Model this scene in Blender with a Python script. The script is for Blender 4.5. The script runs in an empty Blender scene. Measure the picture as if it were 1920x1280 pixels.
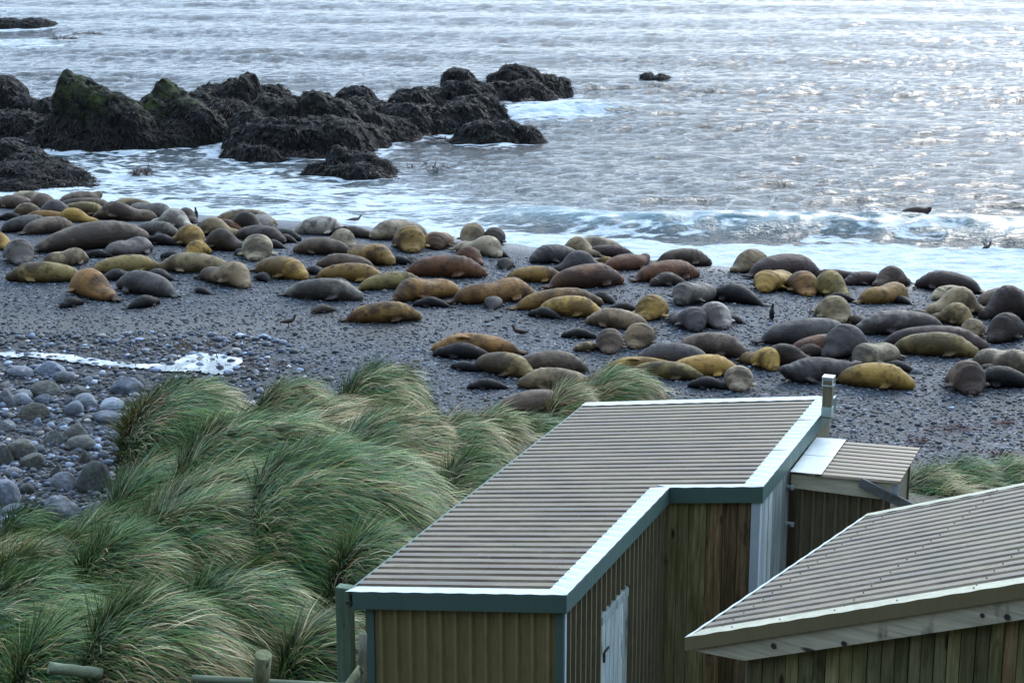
import bpy, bmesh, math, random
import numpy as np
from mathutils import Vector, Matrix, Quaternion

S = bpy.context.scene
COL = S.collection
rnd = random.Random(7)
RG = np.random.default_rng(11)

# ------------------------------------------------------------------ camera
F, VH, H = 3400.0, -230.0, 16.3          # focal length in photo pixels, horizon row, eye height over the sea
TH = math.atan((640 - VH) / F)
cam_d = bpy.data.cameras.new('camera'); cam = bpy.data.objects.new('camera', cam_d); COL.objects.link(cam)
cam_d.sensor_width = 36.0; cam_d.lens = F / 1920 * 36.0
cam_d.clip_start = 0.5; cam_d.clip_end = 12000
cam.location = (0, 0, H); cam.rotation_euler = (math.pi / 2 - TH, 0, 0)
S.camera = cam
S.render.resolution_x = 1024; S.render.resolution_y = 682

# ------------------------------------------------------------------ world, sun, exposure
SUN_EL, SUN_AZ = 17.0, 24.0              # degrees; azimuth clockwise from the view direction (+Y)
W = bpy.data.worlds.new('World'); S.world = W; W.use_nodes = True
nt = W.node_tree; nt.nodes.clear()
def wn(t, **k):
    n = nt.nodes.new(t)
    for a, b in k.items(): setattr(n, a, b)
    return n
out = wn('ShaderNodeOutputWorld'); bg = wn('ShaderNodeBackground')
sky = wn('ShaderNodeTexSky', sky_type='NISHITA', sun_disc=False)
sky.sun_elevation = math.radians(SUN_EL); sky.sun_rotation = math.radians(SUN_AZ)
sky.air_density = 1.0; sky.dust_density = 1.5; sky.ozone_density = 2.0
tc = wn('ShaderNodeTexCoord'); mp = wn('ShaderNodeMapping'); mp.inputs['Scale'].default_value = (1.2, 1.2, 3.5)
nz = wn('ShaderNodeTexNoise'); nz.inputs['Scale'].default_value = 1.9; nz.inputs['Detail'].default_value = 7; nz.inputs['Roughness'].default_value = .58
rp = wn('ShaderNodeValToRGB'); rp.color_ramp.elements[0].position = .34; rp.color_ramp.elements[0].color = (.72,)*3+(1,)
rp.color_ramp.elements[1].position = .60; rp.color_ramp.elements[1].color = (1,)*3+(1,)
mx = wn('ShaderNodeMix', data_type='RGBA'); mx.inputs['B'].default_value = (5.3, 6.1, 7.7, 1)   # the cloud sheet
nt.links.new(tc.outputs['Generated'], mp.inputs['Vector']); nt.links.new(mp.outputs[0], nz.inputs['Vector'])
nt.links.new(nz.outputs['Fac'], rp.inputs[0])
nt.links.new(rp.outputs[0], mx.inputs['Factor'])
nt.links.new(sky.outputs[0], mx.inputs['A'])
# an overcast sky is brighter on the side where the sun stands behind the cloud
dt = wn('ShaderNodeVectorMath', operation='DOT_PRODUCT'); dt.inputs[1].default_value = (math.sin(math.radians(SUN_AZ)) * .95, math.cos(math.radians(SUN_AZ)) * .95, .3)
nt.links.new(tc.outputs['Generated'], dt.inputs[0])
mr = wn('ShaderNodeMapRange'); mr.inputs['From Min'].default_value = -1; mr.inputs['From Max'].default_value = 1; mr.inputs['To Min'].default_value = .42; mr.inputs['To Max'].default_value = 2.15; mr.interpolation_type = 'SMOOTHSTEP'
nt.links.new(dt.outputs['Value'], mr.inputs['Value'])
cl = wn('ShaderNodeVectorMath', operation='SCALE'); cl.inputs[0].default_value = (4.5, 6.0, 7.8); nt.links.new(mr.outputs[0], cl.inputs['Scale']); nt.links.new(cl.outputs[0], mx.inputs['B'])
nt.links.new(mx.outputs['Result'], bg.inputs[0]); nt.links.new(bg.outputs[0], out.inputs[0])
bg.inputs[1].default_value = 0.14
sun_d = bpy.data.lights.new('sun', 'SUN'); sun = bpy.data.objects.new('sun', sun_d); COL.objects.link(sun)
sun_d.energy = 1.5; sun_d.angle = math.radians(24); sun_d.color = (1.0, .95, .87)
az, el = math.radians(SUN_AZ), math.radians(SUN_EL + 10)
sdir = Vector((math.sin(az) * math.cos(el), math.cos(az) * math.cos(el), math.sin(el)))
sun.rotation_euler = sdir.to_track_quat('Z', 'Y').to_euler()
S.view_settings.view_transform = 'Standard'; S.view_settings.look = 'None'
S.view_settings.gamma = 1; S.view_settings.exposure = 0.42; S.view_settings.use_curve_mapping = False
S.render.engine = 'CYCLES'

# ------------------------------------------------------------------ geometry of the view: where a photo point lies in the place
_fw = np.array([0, math.cos(TH), -math.sin(TH)]); _up = np.array([0, math.sin(TH), math.cos(TH)]); _rt = np.array([1., 0, 0])
_C = np.array([0, 0, H])
def ray(x, v):
    d = _fw * F + _rt * (x - 960) - _up * (v - 640); return d / np.linalg.norm(d)
def at_z(x, v, z): d = ray(x, v); return _C + d * (z - H) / d[2]
def at_D(x, v, D): d = ray(x, v); return _C + d * D / d[1]
def on_ground(x, v):
    d = ray(x, v); t = 20.0
    for _ in range(900):
        p = _C + d * t
        g = float(ground_z(p[0], p[1]))
        if p[2] <= g + .002: break
        t += max(.01, (p[2] - g) * 1.2)
    return _C + d * t

# ------------------------------------------------------------------ noise
def _hash(i, j, k, s):
    h = (i.astype(np.int64) * 374761393 + j.astype(np.int64) * 668265263 + k.astype(np.int64) * 2147483647 + s * 974711) & 0xffffffff
    h = ((h ^ (h >> 13)) * 1274126177) & 0xffffffff
    h = ((h ^ (h >> 16)) * 2246822519) & 0xffffffff
    return ((h ^ (h >> 15)) & 0xffffff) / float(0xffffff)
def vnoise(x, y, z=0.0, s=0):
    x, y, z = np.broadcast_arrays(np.asarray(x, float), np.asarray(y, float), np.asarray(z, float))
    i, j, k = np.floor(x), np.floor(y), np.floor(z)
    fx, fy, fz = x - i, y - j, z - k
    fx, fy, fz = [f * f * (3 - 2 * f) for f in (fx, fy, fz)]
    r = 0
    for a in (0, 1):
        for b in (0, 1):
            for c in (0, 1):
                r = r + _hash(i + a, j + b, k + c, s) * (fx if a else 1 - fx) * (fy if b else 1 - fy) * (fz if c else 1 - fz)
    return r * 2 - 1
def fbm(x, y, z=0.0, o=4, s=0, ridged=False, gain=.5):
    a, f, t, n = 1.0, 1.0, 0, 0
    for q in range(o):
        v = vnoise(x * f + q * 17.3, y * f - q * 9.1, z * f, s + q)
        if ridged: v = 1 - 2 * np.abs(v)
        t = t + a * v; n += a; a *= gain; f *= 2.03
    return t / n
def sstep(a, b, x):
    t = np.clip((x - a) / (b - a), 0, 1); return t * t * (3 - 2 * t)

# ------------------------------------------------------------------ mesh helpers
def np_mesh(name, verts, faces, smooth=True, sizes=None):
    """faces: (n,k) array or flat loop array with sizes"""
    me = bpy.data.meshes.new(name)
    verts = np.asarray(verts, np.float32)
    me.vertices.add(len(verts)); me.vertices.foreach_set('co', verts.ravel())
    if sizes is None:
        faces = np.asarray(faces, np.int32); n, k = faces.shape; flat = faces.ravel(); sizes = np.full(n, k, np.int32)
    else: flat = np.asarray(faces, np.int32); sizes = np.asarray(sizes, np.int32); n = len(sizes)
    me.loops.add(len(flat)); me.loops.foreach_set('vertex_index', flat)
    me.polygons.add(n)
    st = np.zeros(n, np.int32); st[1:] = np.cumsum(sizes)[:-1]
    me.polygons.foreach_set('loop_start', st); me.polygons.foreach_set('loop_total', sizes)
    me.polygons.foreach_set('use_smooth', np.full(n, smooth, bool))
    me.update(calc_edges=True)
    return me
def set_attr(me, name, vals, kind='FLOAT'):
    a = me.attributes.new(name, kind, 'POINT')
    if kind == 'FLOAT': a.data.foreach_set('value', np.asarray(vals, np.float32).ravel())
    else:
        v = np.asarray(vals, np.float32)
        if v.shape[1] == 3: v = np.hstack([v, np.ones((len(v), 1), np.float32)])
        a.data.foreach_set('color', v.ravel())
def grid_mesh(name, xs, ys, zf, smooth=True):
    X, Y = np.meshgrid(xs, ys); Z = zf(X, Y)
    V = np.stack([X, Y, Z], -1).reshape(-1, 3)
    nx, ny = len(xs), len(ys)
    i = np.arange(ny - 1)[:, None] * nx + np.arange(nx - 1)[None, :]
    Fc = np.stack([i, i + 1, i + nx + 1, i + nx], -1).reshape(-1, 4)
    return np_mesh(name, V, Fc, smooth), X, Y, Z
def link(name, me, mat=None, parent=None):
    o = bpy.data.objects.new(name, me)
    if mat and me and not me.materials: me.materials.append(mat)
    COL.objects.link(o)
    if parent: o.parent = parent
    return o
def tag(o, label=None, cat=None, group=None, kind=None):
    if label: o['label'] = label
    if cat: o['category'] = cat
    if group: o['group'] = group
    if kind: o['kind'] = kind
    return o
def empty(name, loc=(0, 0, 0), rz=0.0):
    o = bpy.data.objects.new(name, None); o.location = loc; o.rotation_euler = (0, 0, rz); o.empty_display_size = .2
    COL.objects.link(o); return o
class MB:
    """collects boxes, bars and lofts, builds ONE mesh"""
    def __init__(s): s.v = []; s.f = []
    def add(s, v, f):
        b = len(s.v); s.v += [tuple(map(float, p)) for p in v]; s.f += [tuple(i + b for i in q) for q in f]; return s
    def box(s, c, d, m=None):
        x, y, z = [q / 2 for q in d]
        P = [Vector((a * x, b * y, e * z)) for e in (-1, 1) for b in (-1, 1) for a in (-1, 1)]
        if m is not None: P = [m @ p for p in P]
        P = [p + Vector(c) for p in P]
        return s.add(P, [(0, 2, 3, 1), (4, 5, 7, 6), (0, 1, 5, 4), (2, 6, 7, 3), (0, 4, 6, 2), (1, 3, 7, 5)])
    def hexa(s, P):      # 8 corners: bottom 4 ccw then top 4 ccw
        return s.add(P, [(3, 2, 1, 0), (4, 5, 6, 7), (0, 1, 5, 4), (1, 2, 6, 5), (2, 3, 7, 6), (3, 0, 4, 7)])
    def bar(s, a, b, w, h):  # box along a->b
        a, b = Vector(a), Vector(b); d = (b - a); q = d.to_track_quat('Y', 'Z').to_matrix()
        return s.box((a + b) / 2, (w, d.length, h), q)
    def loft(s, pts, rad, n=12, cap=True):
        pts = [Vector(p) for p in pts]; rings = []
        base = len(s.v)
        for i, p in enumerate(pts):
            t = (pts[min(i + 1, len(pts) - 1)] - pts[max(i - 1, 0)]).normalized()
            q = t.to_track_quat('Y', 'Z')
            r = rad[i] if isinstance(rad[i], (tuple, list)) else (rad[i], rad[i])
            for k in range(n):
                a = 2 * math.pi * k / n
                s.v.append(tuple(p + q @ Vector((math.cos(a) * r[0], 0, math.sin(a) * r[1]))))
        for i in range(len(pts) - 1):
            for k in range(n):
                A = base + i * n + k; B = base + i * n + (k + 1) % n
                s.f.append((A, A + n, B + n, B))
        if cap:
            s.f.append(tuple(base + k for k in range(n)))
            s.f.append(tuple(base + (len(pts) - 1) * n + k for k in reversed(range(n))))
        return s
    def mesh(s, name, smooth=False, bevel=0):
        me = bpy.data.meshes.new(name); me.from_pydata(s.v, [], s.f)
        bm = bmesh.new(); bm.from_mesh(me)
        bmesh.ops.recalc_face_normals(bm, faces=bm.faces)
        if bevel: bmesh.ops.bevel(bm, geom=list(bm.edges), offset=bevel, segments=1, affect='EDGES')
        bm.to_mesh(me); bm.free()
        if smooth: me.polygons.foreach_set('use_smooth', [True] * len(me.polygons))
        return me
    def build(s, name, mat, parent=None, smooth=False, bevel=0):
        return link(name, s.mesh(name, smooth, bevel), mat, parent)

# ------------------------------------------------------------------ materials
class M:
    def __init__(s, name, rough=.6, spec=.5):
        s.m = bpy.data.materials.new(name); s.m.use_nodes = True; s.t = s.m.node_tree
        s.t.nodes.clear(); s.o = s.n('ShaderNodeOutputMaterial'); s.b = s.n('ShaderNodeBsdfPrincipled')
        s.l(s.b.outputs[0], s.o.inputs[0]); s.b.inputs['Roughness'].default_value = rough
        s.b.inputs['Specular IOR Level'].default_value = spec
    def n(s, t, **k):
        q = s.t.nodes.new(t)
        for a, b in k.items():
            if a in q.inputs: q.inputs[a].default_value = b
            else: setattr(q, a, b)
        return q
    def l(s, a, b): s.t.links.new(a, b)
    def co(s, scale=(1, 1, 1), src='Object'):
        t = s.n('ShaderNodeTexCoord'); m = s.n('ShaderNodeMapping'); m.inputs['Scale'].default_value = scale
        s.l(t.outputs[src], m.inputs['Vector']); return m.outputs[0]
    def rndco(s, scale=(1, 1, 1)):
        """object coordinates shifted per object so that copies differ"""
        v = s.co(scale); oi = s.n('ShaderNodeObjectInfo'); mu = s.n('ShaderNodeMath', operation='MULTIPLY'); mu.inputs[1].default_value = 57.0
        s.l(oi.outputs['Random'], mu.inputs[0]); ad = s.n('ShaderNodeVectorMath', operation='ADD')
        s.l(v, ad.inputs[0]); s.l(mu.outputs[0], ad.inputs[1]); return ad.outputs[0]
    def noise(s, vec, scale=5, detail=4, rough=.55):
        q = s.n('ShaderNodeTexNoise'); q.inputs['Scale'].default_value = scale; q.inputs['Detail'].default_value = detail
        q.inputs['Roughness'].default_value = rough; s.l(vec, q.inputs['Vector']); return q.outputs['Fac']
    def vor(s, vec, scale=5, feature='F1', out='Distance', rand=1.0):
        q = s.n('ShaderNodeTexVoronoi', feature=feature); q.inputs['Scale'].default_value = scale
        if 'Randomness' in q.inputs: q.inputs['Randomness'].default_value = rand
        s.l(vec, q.inputs['Vector']); return q.outputs[out]
    def ramp(s, fac, stops):
        r = s.n('ShaderNodeValToRGB'); e = r.color_ramp.elements
        while len(e) < len(stops): e.new(.5)
        for a, (p, c) in zip(e, stops):
            a.position = p; a.color = (c if isinstance(c, tuple) else (c, c, c)) + (1,)
        s.l(fac, r.inputs[0]); return r.outputs[0]
    def mix(s, f, a, b, blend='MIX'):
        q = s.n('ShaderNodeMix', data_type='RGBA', blend_type=blend)
        for k, v in (('Factor', f), ('A', a), ('B', b)):
            if isinstance(v, (int, float)): q.inputs[k].default_value = v
            elif isinstance(v, tuple): q.inputs[k].default_value = v + (1,)
            else: s.l(v, q.inputs[k])
        return q.outputs['Result']
    def math(s, op, a, b=0.0, clamp=False):
        q = s.n('ShaderNodeMath', operation=op); q.use_clamp = clamp
        for i, v in enumerate((a, b)):
            if isinstance(v, (int, float)): q.inputs[i].default_value = v
            else: s.l(v, q.inputs[i])
        return q.outputs[0]
    def attr(s, name, out='Fac'):
        q = s.n('ShaderNodeAttribute'); q.attribute_name = name; return q.outputs[out]
    def color(s, c):
        if isinstance(c, tuple): s.b.inputs['Base Color'].default_value = c + (1,)
        else: s.l(c, s.b.inputs['Base Color'])
    def rough(s, r): s.l(r, s.b.inputs['Roughness'])
    def bump(s, h, strength=.3, dist=.02, prev=None):
        q = s.n('ShaderNodeBump'); q.inputs['Strength'].default_value = strength; q.inputs['Distance'].default_value = dist
        s.l(h, q.inputs['Height'])
        if prev: s.l(prev, q.inputs['Normal'])
        s.l(q.outputs[0], s.b.inputs['Normal']); return q.outputs[0]
    def objcolor(s): return s.n('ShaderNodeObjectInfo').outputs['Color']
    def objrand(s): return s.n('ShaderNodeObjectInfo').outputs['Random']

def mat_sea():
    m = M('sea_water', .07, .5); m.b.inputs['IOR'].default_value = 1.33
    v = m.co(src='Object')
    foam = m.attr('foam'); teal = m.attr('teal')
    g = m.n('ShaderNodeMapping'); g.inputs['Scale'].default_value = (.55, 1.5, 1); m.l(v, g.inputs[0])
    n1 = m.noise(g.outputs[0], 1.6, 8, .65); n2 = m.noise(g.outputs[0], .45, 5, .6)
    lac = m.vor(g.outputs[0], 1.3, 'DISTANCE_TO_EDGE')
    nn = m.math('ADD', m.math('MULTIPLY', n1, .6), m.math('MULTIPLY', n2, .55))
    lc = m.math('MULTIPLY', m.math('SUBTRACT', .22, lac), .5)
    q = m.math('ADD', m.math('ADD', nn, lc), foam)
    fac = m.ramp(q, [(.92, 0.0), (1.10, .75), (1.3, 1.0)])
    body = m.mix(teal, (.010, .022, .034), (.045, .12, .15))
    m.color(m.mix(fac, body, m.mix(m.ramp(n1, [(.38, 0.0), (.62, 1.0)]), (.42, .52, .62), (.80, .84, .88))))
    m.rough(m.ramp(fac, [(0, .07), (1, .85)]))
    a = m.n('ShaderNodeMapping'); a.inputs['Scale'].default_value = (.75, 1.3, 1); m.l(v, a.inputs[0])
    b1 = m.noise(a.outputs[0], .95, 6, .68); b2 = m.noise(a.outputs[0], 4.5, 5, .7)
    calm = m.math('SUBTRACT', 1.0, m.math('MULTIPLY', teal, .9)); p = m.bump(m.math('MULTIPLY', b1, calm), 1.0, .62); p = m.bump(m.math('MULTIPLY', b2, calm), 1.0, .10, p); m.bump(n1, .6, .07, p)
    return m.m
def mat_ground():
    m = M('shingle', .7, .4); v = m.co()
    mud = m.attr('mud'); grass = m.attr('earth'); wet = m.attr('wet')
    c1 = m.vor(v, 9, out='Color'); d1 = m.vor(v, 9); d2 = m.vor(v, 23)
    sep = m.n('ShaderNodeSeparateColor'); m.l(c1, sep.inputs[0])
    big = m.noise(v, .25, 5, .6); mid = m.noise(v, 1.4, 5, .65)
    col = m.ramp(sep.outputs[0], [(0, (.012, .020, .036)), (.55, (.038, .056, .090)), (.85, (.13, .155, .20)), (1, (.32, .36, .42))])
    col = m.mix(m.ramp(d1, [(.25, 0.0), (.6, .85)]), col, (.012, .013, .016))
    col = m.mix(m.ramp(big, [(.4, 0.0), (.62, .55)]), col, m.mix(1.0, col, (.5, .5, .52), 'MULTIPLY'))
    col = m.mix(m.math('MULTIPLY', mud, m.ramp(mid, [(.3, .45), (.6, 1.0)])), col, m.mix(m.noise(v, 5, 6, .7), (.010, .010, .012), (.060, .048, .042)))
    col = m.mix(wet, col, m.mix(1.0, col, (.42, .42, .45), 'MULTIPLY'))
    col = m.mix(grass, col, m.mix(m.noise(v, 3, 6), (.016, .018, .008), (.06, .048, .028)))
    m.color(col)
    m.rough(m.mix(wet, (.72,)*3, (.35,)*3))
    p = m.bump(m.ramp(d1, [(0, 1.0), (.6, 0.0)]), .8, .05); p = m.bump(d2, .4, .02, p); m.bump(mid, .6, .08, p)
    return m.m
def mat_stone(name, c1, c2, c3, scale=6, rough=.7, moss=0):
    m = M(name, rough, .35); v = m.rndco()
    n = m.noise(v, scale, 7, .65); n2 = m.noise(v, scale * .3, 3)
    col = m.ramp(n, [(.28, c1), (.52, c2), (.78, c3)])
    r = m.objrand()
    col = m.mix(1.0, col, m.ramp(r, [(0, (.6, .64, .72)), (.35, (.95, 1.0, 1.06)), (.6, (.9, .86, .82)), (.85, (1.35, 1.42, 1.55)), (1, (.75, .62, .55))]), 'MULTIPLY')
    col = m.mix(m.ramp(n2, [(.55, 0.0), (.68, .6)]), col, (.07, .058, .05))
    if moss:
        col = m.mix(m.ramp(m.noise(v, 2.5, 4), [(.56, 0.0), (.66, .75)]), col, (.040, .052, .020))
    m.color(col); p = m.bump(n, .9, .07); m.bump(m.noise(v, scale * 3, 5, .7), .6, .03, p); return m.m
def mat_pebbles():
    m = M('pebble_stone', .65, .4); c = m.attr('col', 'Color'); m.color(c); return m.m
def mat_rock():
    m = M('wet_black_rock', .6, .25); v = m.co(src='Object')
    n = m.noise(v, 1.4, 10, .72); vv = m.vor(v, 3.2); n3 = m.noise(v, 7, 6, .7)
    moss = m.attr('moss')
    col = m.ramp(n, [(.3, (.002, .002, .003)), (.55, (.006, .006, .008)), (.75, (.020, .019, .024))])
    col = m.mix(m.math('MULTIPLY', moss, m.ramp(m.noise(v, 1.1, 6, .7), [(.42, 0.0), (.56, 1.0)])), col, m.ramp(n3, [(.3, (.012, .020, .006)), (.7, (.06, .085, .018))]))
    m.color(col)
    p = m.bump(n, 1.0, .35); p = m.bump(vv, .7, .14, p); m.bump(n3, .8, .09, p)
    m.rough(m.ramp(n3, [(.35, .5), (.7, .95)]))
    return m.m
def mat_kelp():
    m = M('kelp', .62, .25); m.color(m.attr('col', 'Color')); return m.m
def mat_blade():
    m = M('tussock_blade', .55, .25); m.color(m.attr('col', 'Color'))
    return m.m
def mat_soil():
    m = M('peat_soil', .9, .2); v = m.co(); m.color(m.mix(m.noise(v, 4, 6), (.010, .011, .006), (.04, .034, .018))); m.bump(m.noise(v, 9, 5), .8, .08); return m.m
def mat_seal():
    m = M('seal_fur', .62, .2); v = m.rndco()
    base = m.objcolor()
    al = m.math('ADD', m.math('MULTIPLY', m.n('ShaderNodeObjectInfo').outputs['Object Index'], .0035), .68)
    n = m.noise(v, 1.35, 6, .6); n2 = m.noise(v, 3.0, 6, .7); n3 = m.noise(v, 26, 4, .7)
    dark = m.mix(.45, m.mix(1.0, base, (.20, .17, .19), 'MULTIPLY'), (.030, .022, .020))
    pale = m.mix(1.0, base, (1.5, 1.5, 1.6), 'MULTIPLY')
    sp_ = m.n('ShaderNodeSeparateXYZ'); m.l(m.co(), sp_.inputs[0])
    r1 = m.objrand(); ax = m.math('MULTIPLY', m.math('SUBTRACT', m.math('FRACT', m.math('MULTIPLY', r1, 13.7)), .5), .22)
    ay = m.math('MULTIPLY', m.math('SUBTRACT', m.math('FRACT', m.math('MULTIPLY', r1, 7.3)), .5), .75)
    nb = m.math('ADD', m.math('ADD', n, m.math('MULTIPLY', sp_.outputs[0], ax)), m.math('MULTIPLY', sp_.outputs[1], ay))
    col = m.mix(m.math('MULTIPLY', m.ramp(nb, [(.46, 0.0), (.60, 1.0)]), al), base, dark)
    col = m.mix(m.math('MULTIPLY', m.ramp(n2, [(.53, 0.0), (.62, .8)]), al), col, dark)
    col = m.mix(m.math('MULTIPLY', m.ramp(n, [(.28, .75), (.42, 0.0)]), al), col, pale)
    col = m.mix(m.math('MULTIPLY', m.ramp(m.noise(v, 9, 5, .7), [(.62, 0.0), (.72, 1.0)]), .55), col, m.mix(1.0, base, (.3, .28, .28), 'MULTIPLY'))
    col = m.mix(m.math('MULTIPLY', n3, .35), col, m.mix(1.0, base, (.6, .6, .62), 'MULTIPLY'))
    col = m.mix(m.attr('dark'), col, (.012, .010, .010))
    m.color(col); p = m.bump(n3, .4, .02); m.bump(n2, .8, .07, p)
    m.rough(m.ramp(n2, [(.3, .50), (.7, .80)]))
    return m.m
def mat_plain(name, c, rough=.6, var=.25, scale=8, spec=.4, stretch=(1, 1, 1), metal=0):
    m = M(name, rough, spec); v = m.rndco(stretch); n = m.noise(v, scale, 6, .65)
    lo = tuple(x * (1 - var) for x in c); hi = tuple(min(1, x * (1 + var)) for x in c)
    m.color(m.ramp(n, [(.3, lo), (.7, hi)])); m.bump(n, .15, .01); m.b.inputs['Metallic'].default_value = metal
    return m.m
def mat_painted(name, c, dirt=(.10, .10, .07), amt=.5, rough=.45, metal=0.0, drip=True):
    """sheet metal paint: faded patches, dirt streaks, lichen specks"""
    m = M(name, rough, .5); v = m.rndco(); m.b.inputs['Metallic'].default_value = metal
    n = m.noise(v, 1.1, 6, .65); f = m.noise(m.rndco((6, 6, 1.2)), 2.0, 6, .7); sp = m.noise(v, 22, 3, .6)
    col = m.mix(m.ramp(n, [(.35, 0.0), (.7, .5)]), c, tuple(x * .7 for x in c))
    col = m.mix(m.math('MULTIPLY', m.ramp(f, [(.48, 0.0), (.72, 1.0)]), amt), col, dirt)
    col = m.mix(m.math('MULTIPLY', m.ramp(sp, [(.64, 0.0), (.70, 1.0)]), amt * .6), col, tuple(min(1, x * 1.4 + .02) for x in c))
    m.color(col); m.rough(m.ramp(f, [(.3, rough), (.7, min(1, rough + .3))])); m.bump(n, .1, .01); return m.m
def mat_roof(name, tones):
    """pre-painted ribbed sheet, each sheet a little different, stained along the ribs (ribs run along local x)"""
    m = M(name, .5, .4); v = m.rndco((.35, 5, 5)); n = m.noise(v, 1.0, 7, .7); s2 = m.noise(m.rndco((1.3, 9, 4)), 1.2, 5, .7)
    v2 = m.rndco(); sp = m.noise(v2, 14, 4, .7)
    col = m.ramp(n, [(.34, tones[0]), (.47, tones[1]), (.56, tones[2]), (.66, tones[3])])
    col = m.mix(m.ramp(s2, [(.58, 0.0), (.72, .65)]), col, (.035, .028, .026))
    col = m.mix(m.ramp(sp, [(.62, 0.0), (.70, .45)]), col, (.30, .32, .27))
    col = m.mix(m.ramp(m.noise(v2, .9, 4), [(.55, 0.0), (.72, .5)]), col, (.13, .12, .07))
    m.color(col); m.rough(m.ramp(n, [(.3, .38), (.7, .65)])); m.bump(sp, .1, .006); return m.m
def mat_wood(name, tones, algae=.5, sc=1.0, knots=True, axis='z'):
    m = M(name, .82, .2)
    st = {'z': (14, 14, .8), 'x': (.8, 14, 14), 'y': (14, .8, 14)}[axis]
    v = m.rndco(st); g = m.noise(v, sc * 1.6, 8, .72); v2 = m.rndco()
    big = m.noise(m.rndco({'z': (2.2, 2.2, .5), 'x': (.5, 2.2, 2.2), 'y': (2.2, .5, 2.2)}[axis]), 1.5, 5, .6)
    col = m.ramp(g, [(.25, tones[0]), (.5, tones[1]), (.75, tones[2])])
    r = m.objrand(); col = m.mix(1.0, col, m.ramp(r, [(0, (.6, .58, .55)), (.5, (1., 1., 1.)), (1, (1.35, 1.3, 1.2))]), 'MULTIPLY')
    col = m.mix(m.math('MULTIPLY', m.ramp(big, [(.42, 0.0), (.62, 1.0)]), algae), col, (.045, .055, .018))
    col = m.mix(m.ramp(m.noise(m.rndco((3, 3, 1)), 1.3, 4), [(.6, 0.0), (.72, .8)]), col, (.018, .013, .010))
    if knots:
        k = m.vor(m.rndco({'z': (5, 5, 1.5), 'x': (1.5, 5, 5), 'y': (5, 1.5, 5)}[axis]), 1.0)
        col = m.mix(m.ramp(k, [(.10, .9), (.17, 0.0)]), col, (.020, .012, .008))
    m.color(col); m.bump(g, .5, .012); return m.m
# ================================================================== SETTING: shore, sea
_wl = np.array([at_z(*p, 0)[:2] for p in [(-700, 330), (0, 368), (200, 380), (400, 406), (640, 420), (950, 457), (1150, 481), (1370, 501), (1650, 526), (1920, 548), (2500, 590)]])
def y_water(x): return np.interp(x, _wl[:, 0], _wl[:, 1])
_ex = [-60, -14, -10.6, -9.6, -8.2, -5, -1, 1, 4.5, 6.5, 10, 12, 40]; _ey = [40, 40, 39.5, 40.5, 43.5, 46, 47, 48.5, 51.5, 49, 44.5, 45, 46]
_bx = [-40, -13, -9, -5, -1, 1, 6, 12, 40]; _bh = [.5, .6, 1.5, 2.0, 1.3, .6, .35, .3, .5]
def ground_z(x, y):
    x = np.asarray(x, float); y = np.asarray(y, float)
    t = y_water(x) - y
    beach = np.where(t > 0, 1.35 * (1 - np.exp(-np.maximum(t, 0) / 11)), .09 * t)
    beach = np.maximum(beach, -2.5) + .07 * fbm(x * .22, y * .22, 0, 3, 5) * np.clip(t / 4, 0, 1)
    ye = np.interp(x, _ex, _ey) + .5 * fbm(x * .5, 3.3, 0, 2, 8); s = ye - y
    st = np.interp(x, _bx, _bh) * sstep(0, 3.2, s)
    top = np.interp(y, [-420, -200, -80, 0, 6, 14, 20.5, 30, 40, 60], [250, 150, 52, 14.5, 9.2, 5.5, 4.6, 3.7, 2.8, 1.0])  # ground behind the camera, out of view, raised high to block sky light
    k = sstep(0.5, 16, s)
    z = beach + st
    z = z * (1 - k) + np.maximum(top, z) * k
    return z + .1 * fbm(x * .6, y * .6, 0, 3, 21) * sstep(0, 3, s)

def nonuni(lo, hi, step, out, growth=1.35):
    c = list(np.arange(lo, hi + step / 2, step)); s = step
    a = [c[0]]; 
    while a[-1] > -out: s *= growth; a.append(a[-1] - s)
    b = [c[-1]]; s = step
    while b[-1] < out: s *= growth; b.append(b[-1] + s)
    return np.array(a[:0:-1] + c + b[1:])

xs = nonuni(-24, 26, .25, 700); ys = nonuni(14, 97, .25, 200)
ys = np.concatenate([[-420, -300, -200, -130, -80, -50, -30, -15, -6], ys[(ys > 0) & (ys < 260)]])
me, X, Y, Z = grid_mesh('ground', xs, ys, ground_z)
t = y_water(X) - Y
ye = np.interp(X, _ex, _ey)
boul = sstep(-5, -9.5, X + (Y - 45) * .12) * sstep(60.5, 57, Y + X * .12)          # muddy bouldery corner, lower left of the beach
stream_band = np.exp(-((Y - 61.0) / 2.4) ** 2) * sstep(2, -6, X)
set_attr(me, 'mud', np.clip(boul * .9 + stream_band * .9, 0, 1))
set_attr(me, 'earth', sstep(-.3, 1.2, ye - Y))
set_attr(me, 'wet', np.clip(sstep(4.5, .3, t) + .45 * stream_band, 0, 1))
G_MAT = mat_ground()
tag(link('ground', me, G_MAT), 'dark grey shingle beach rising to a peaty grass bank', kind='structure')

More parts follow.
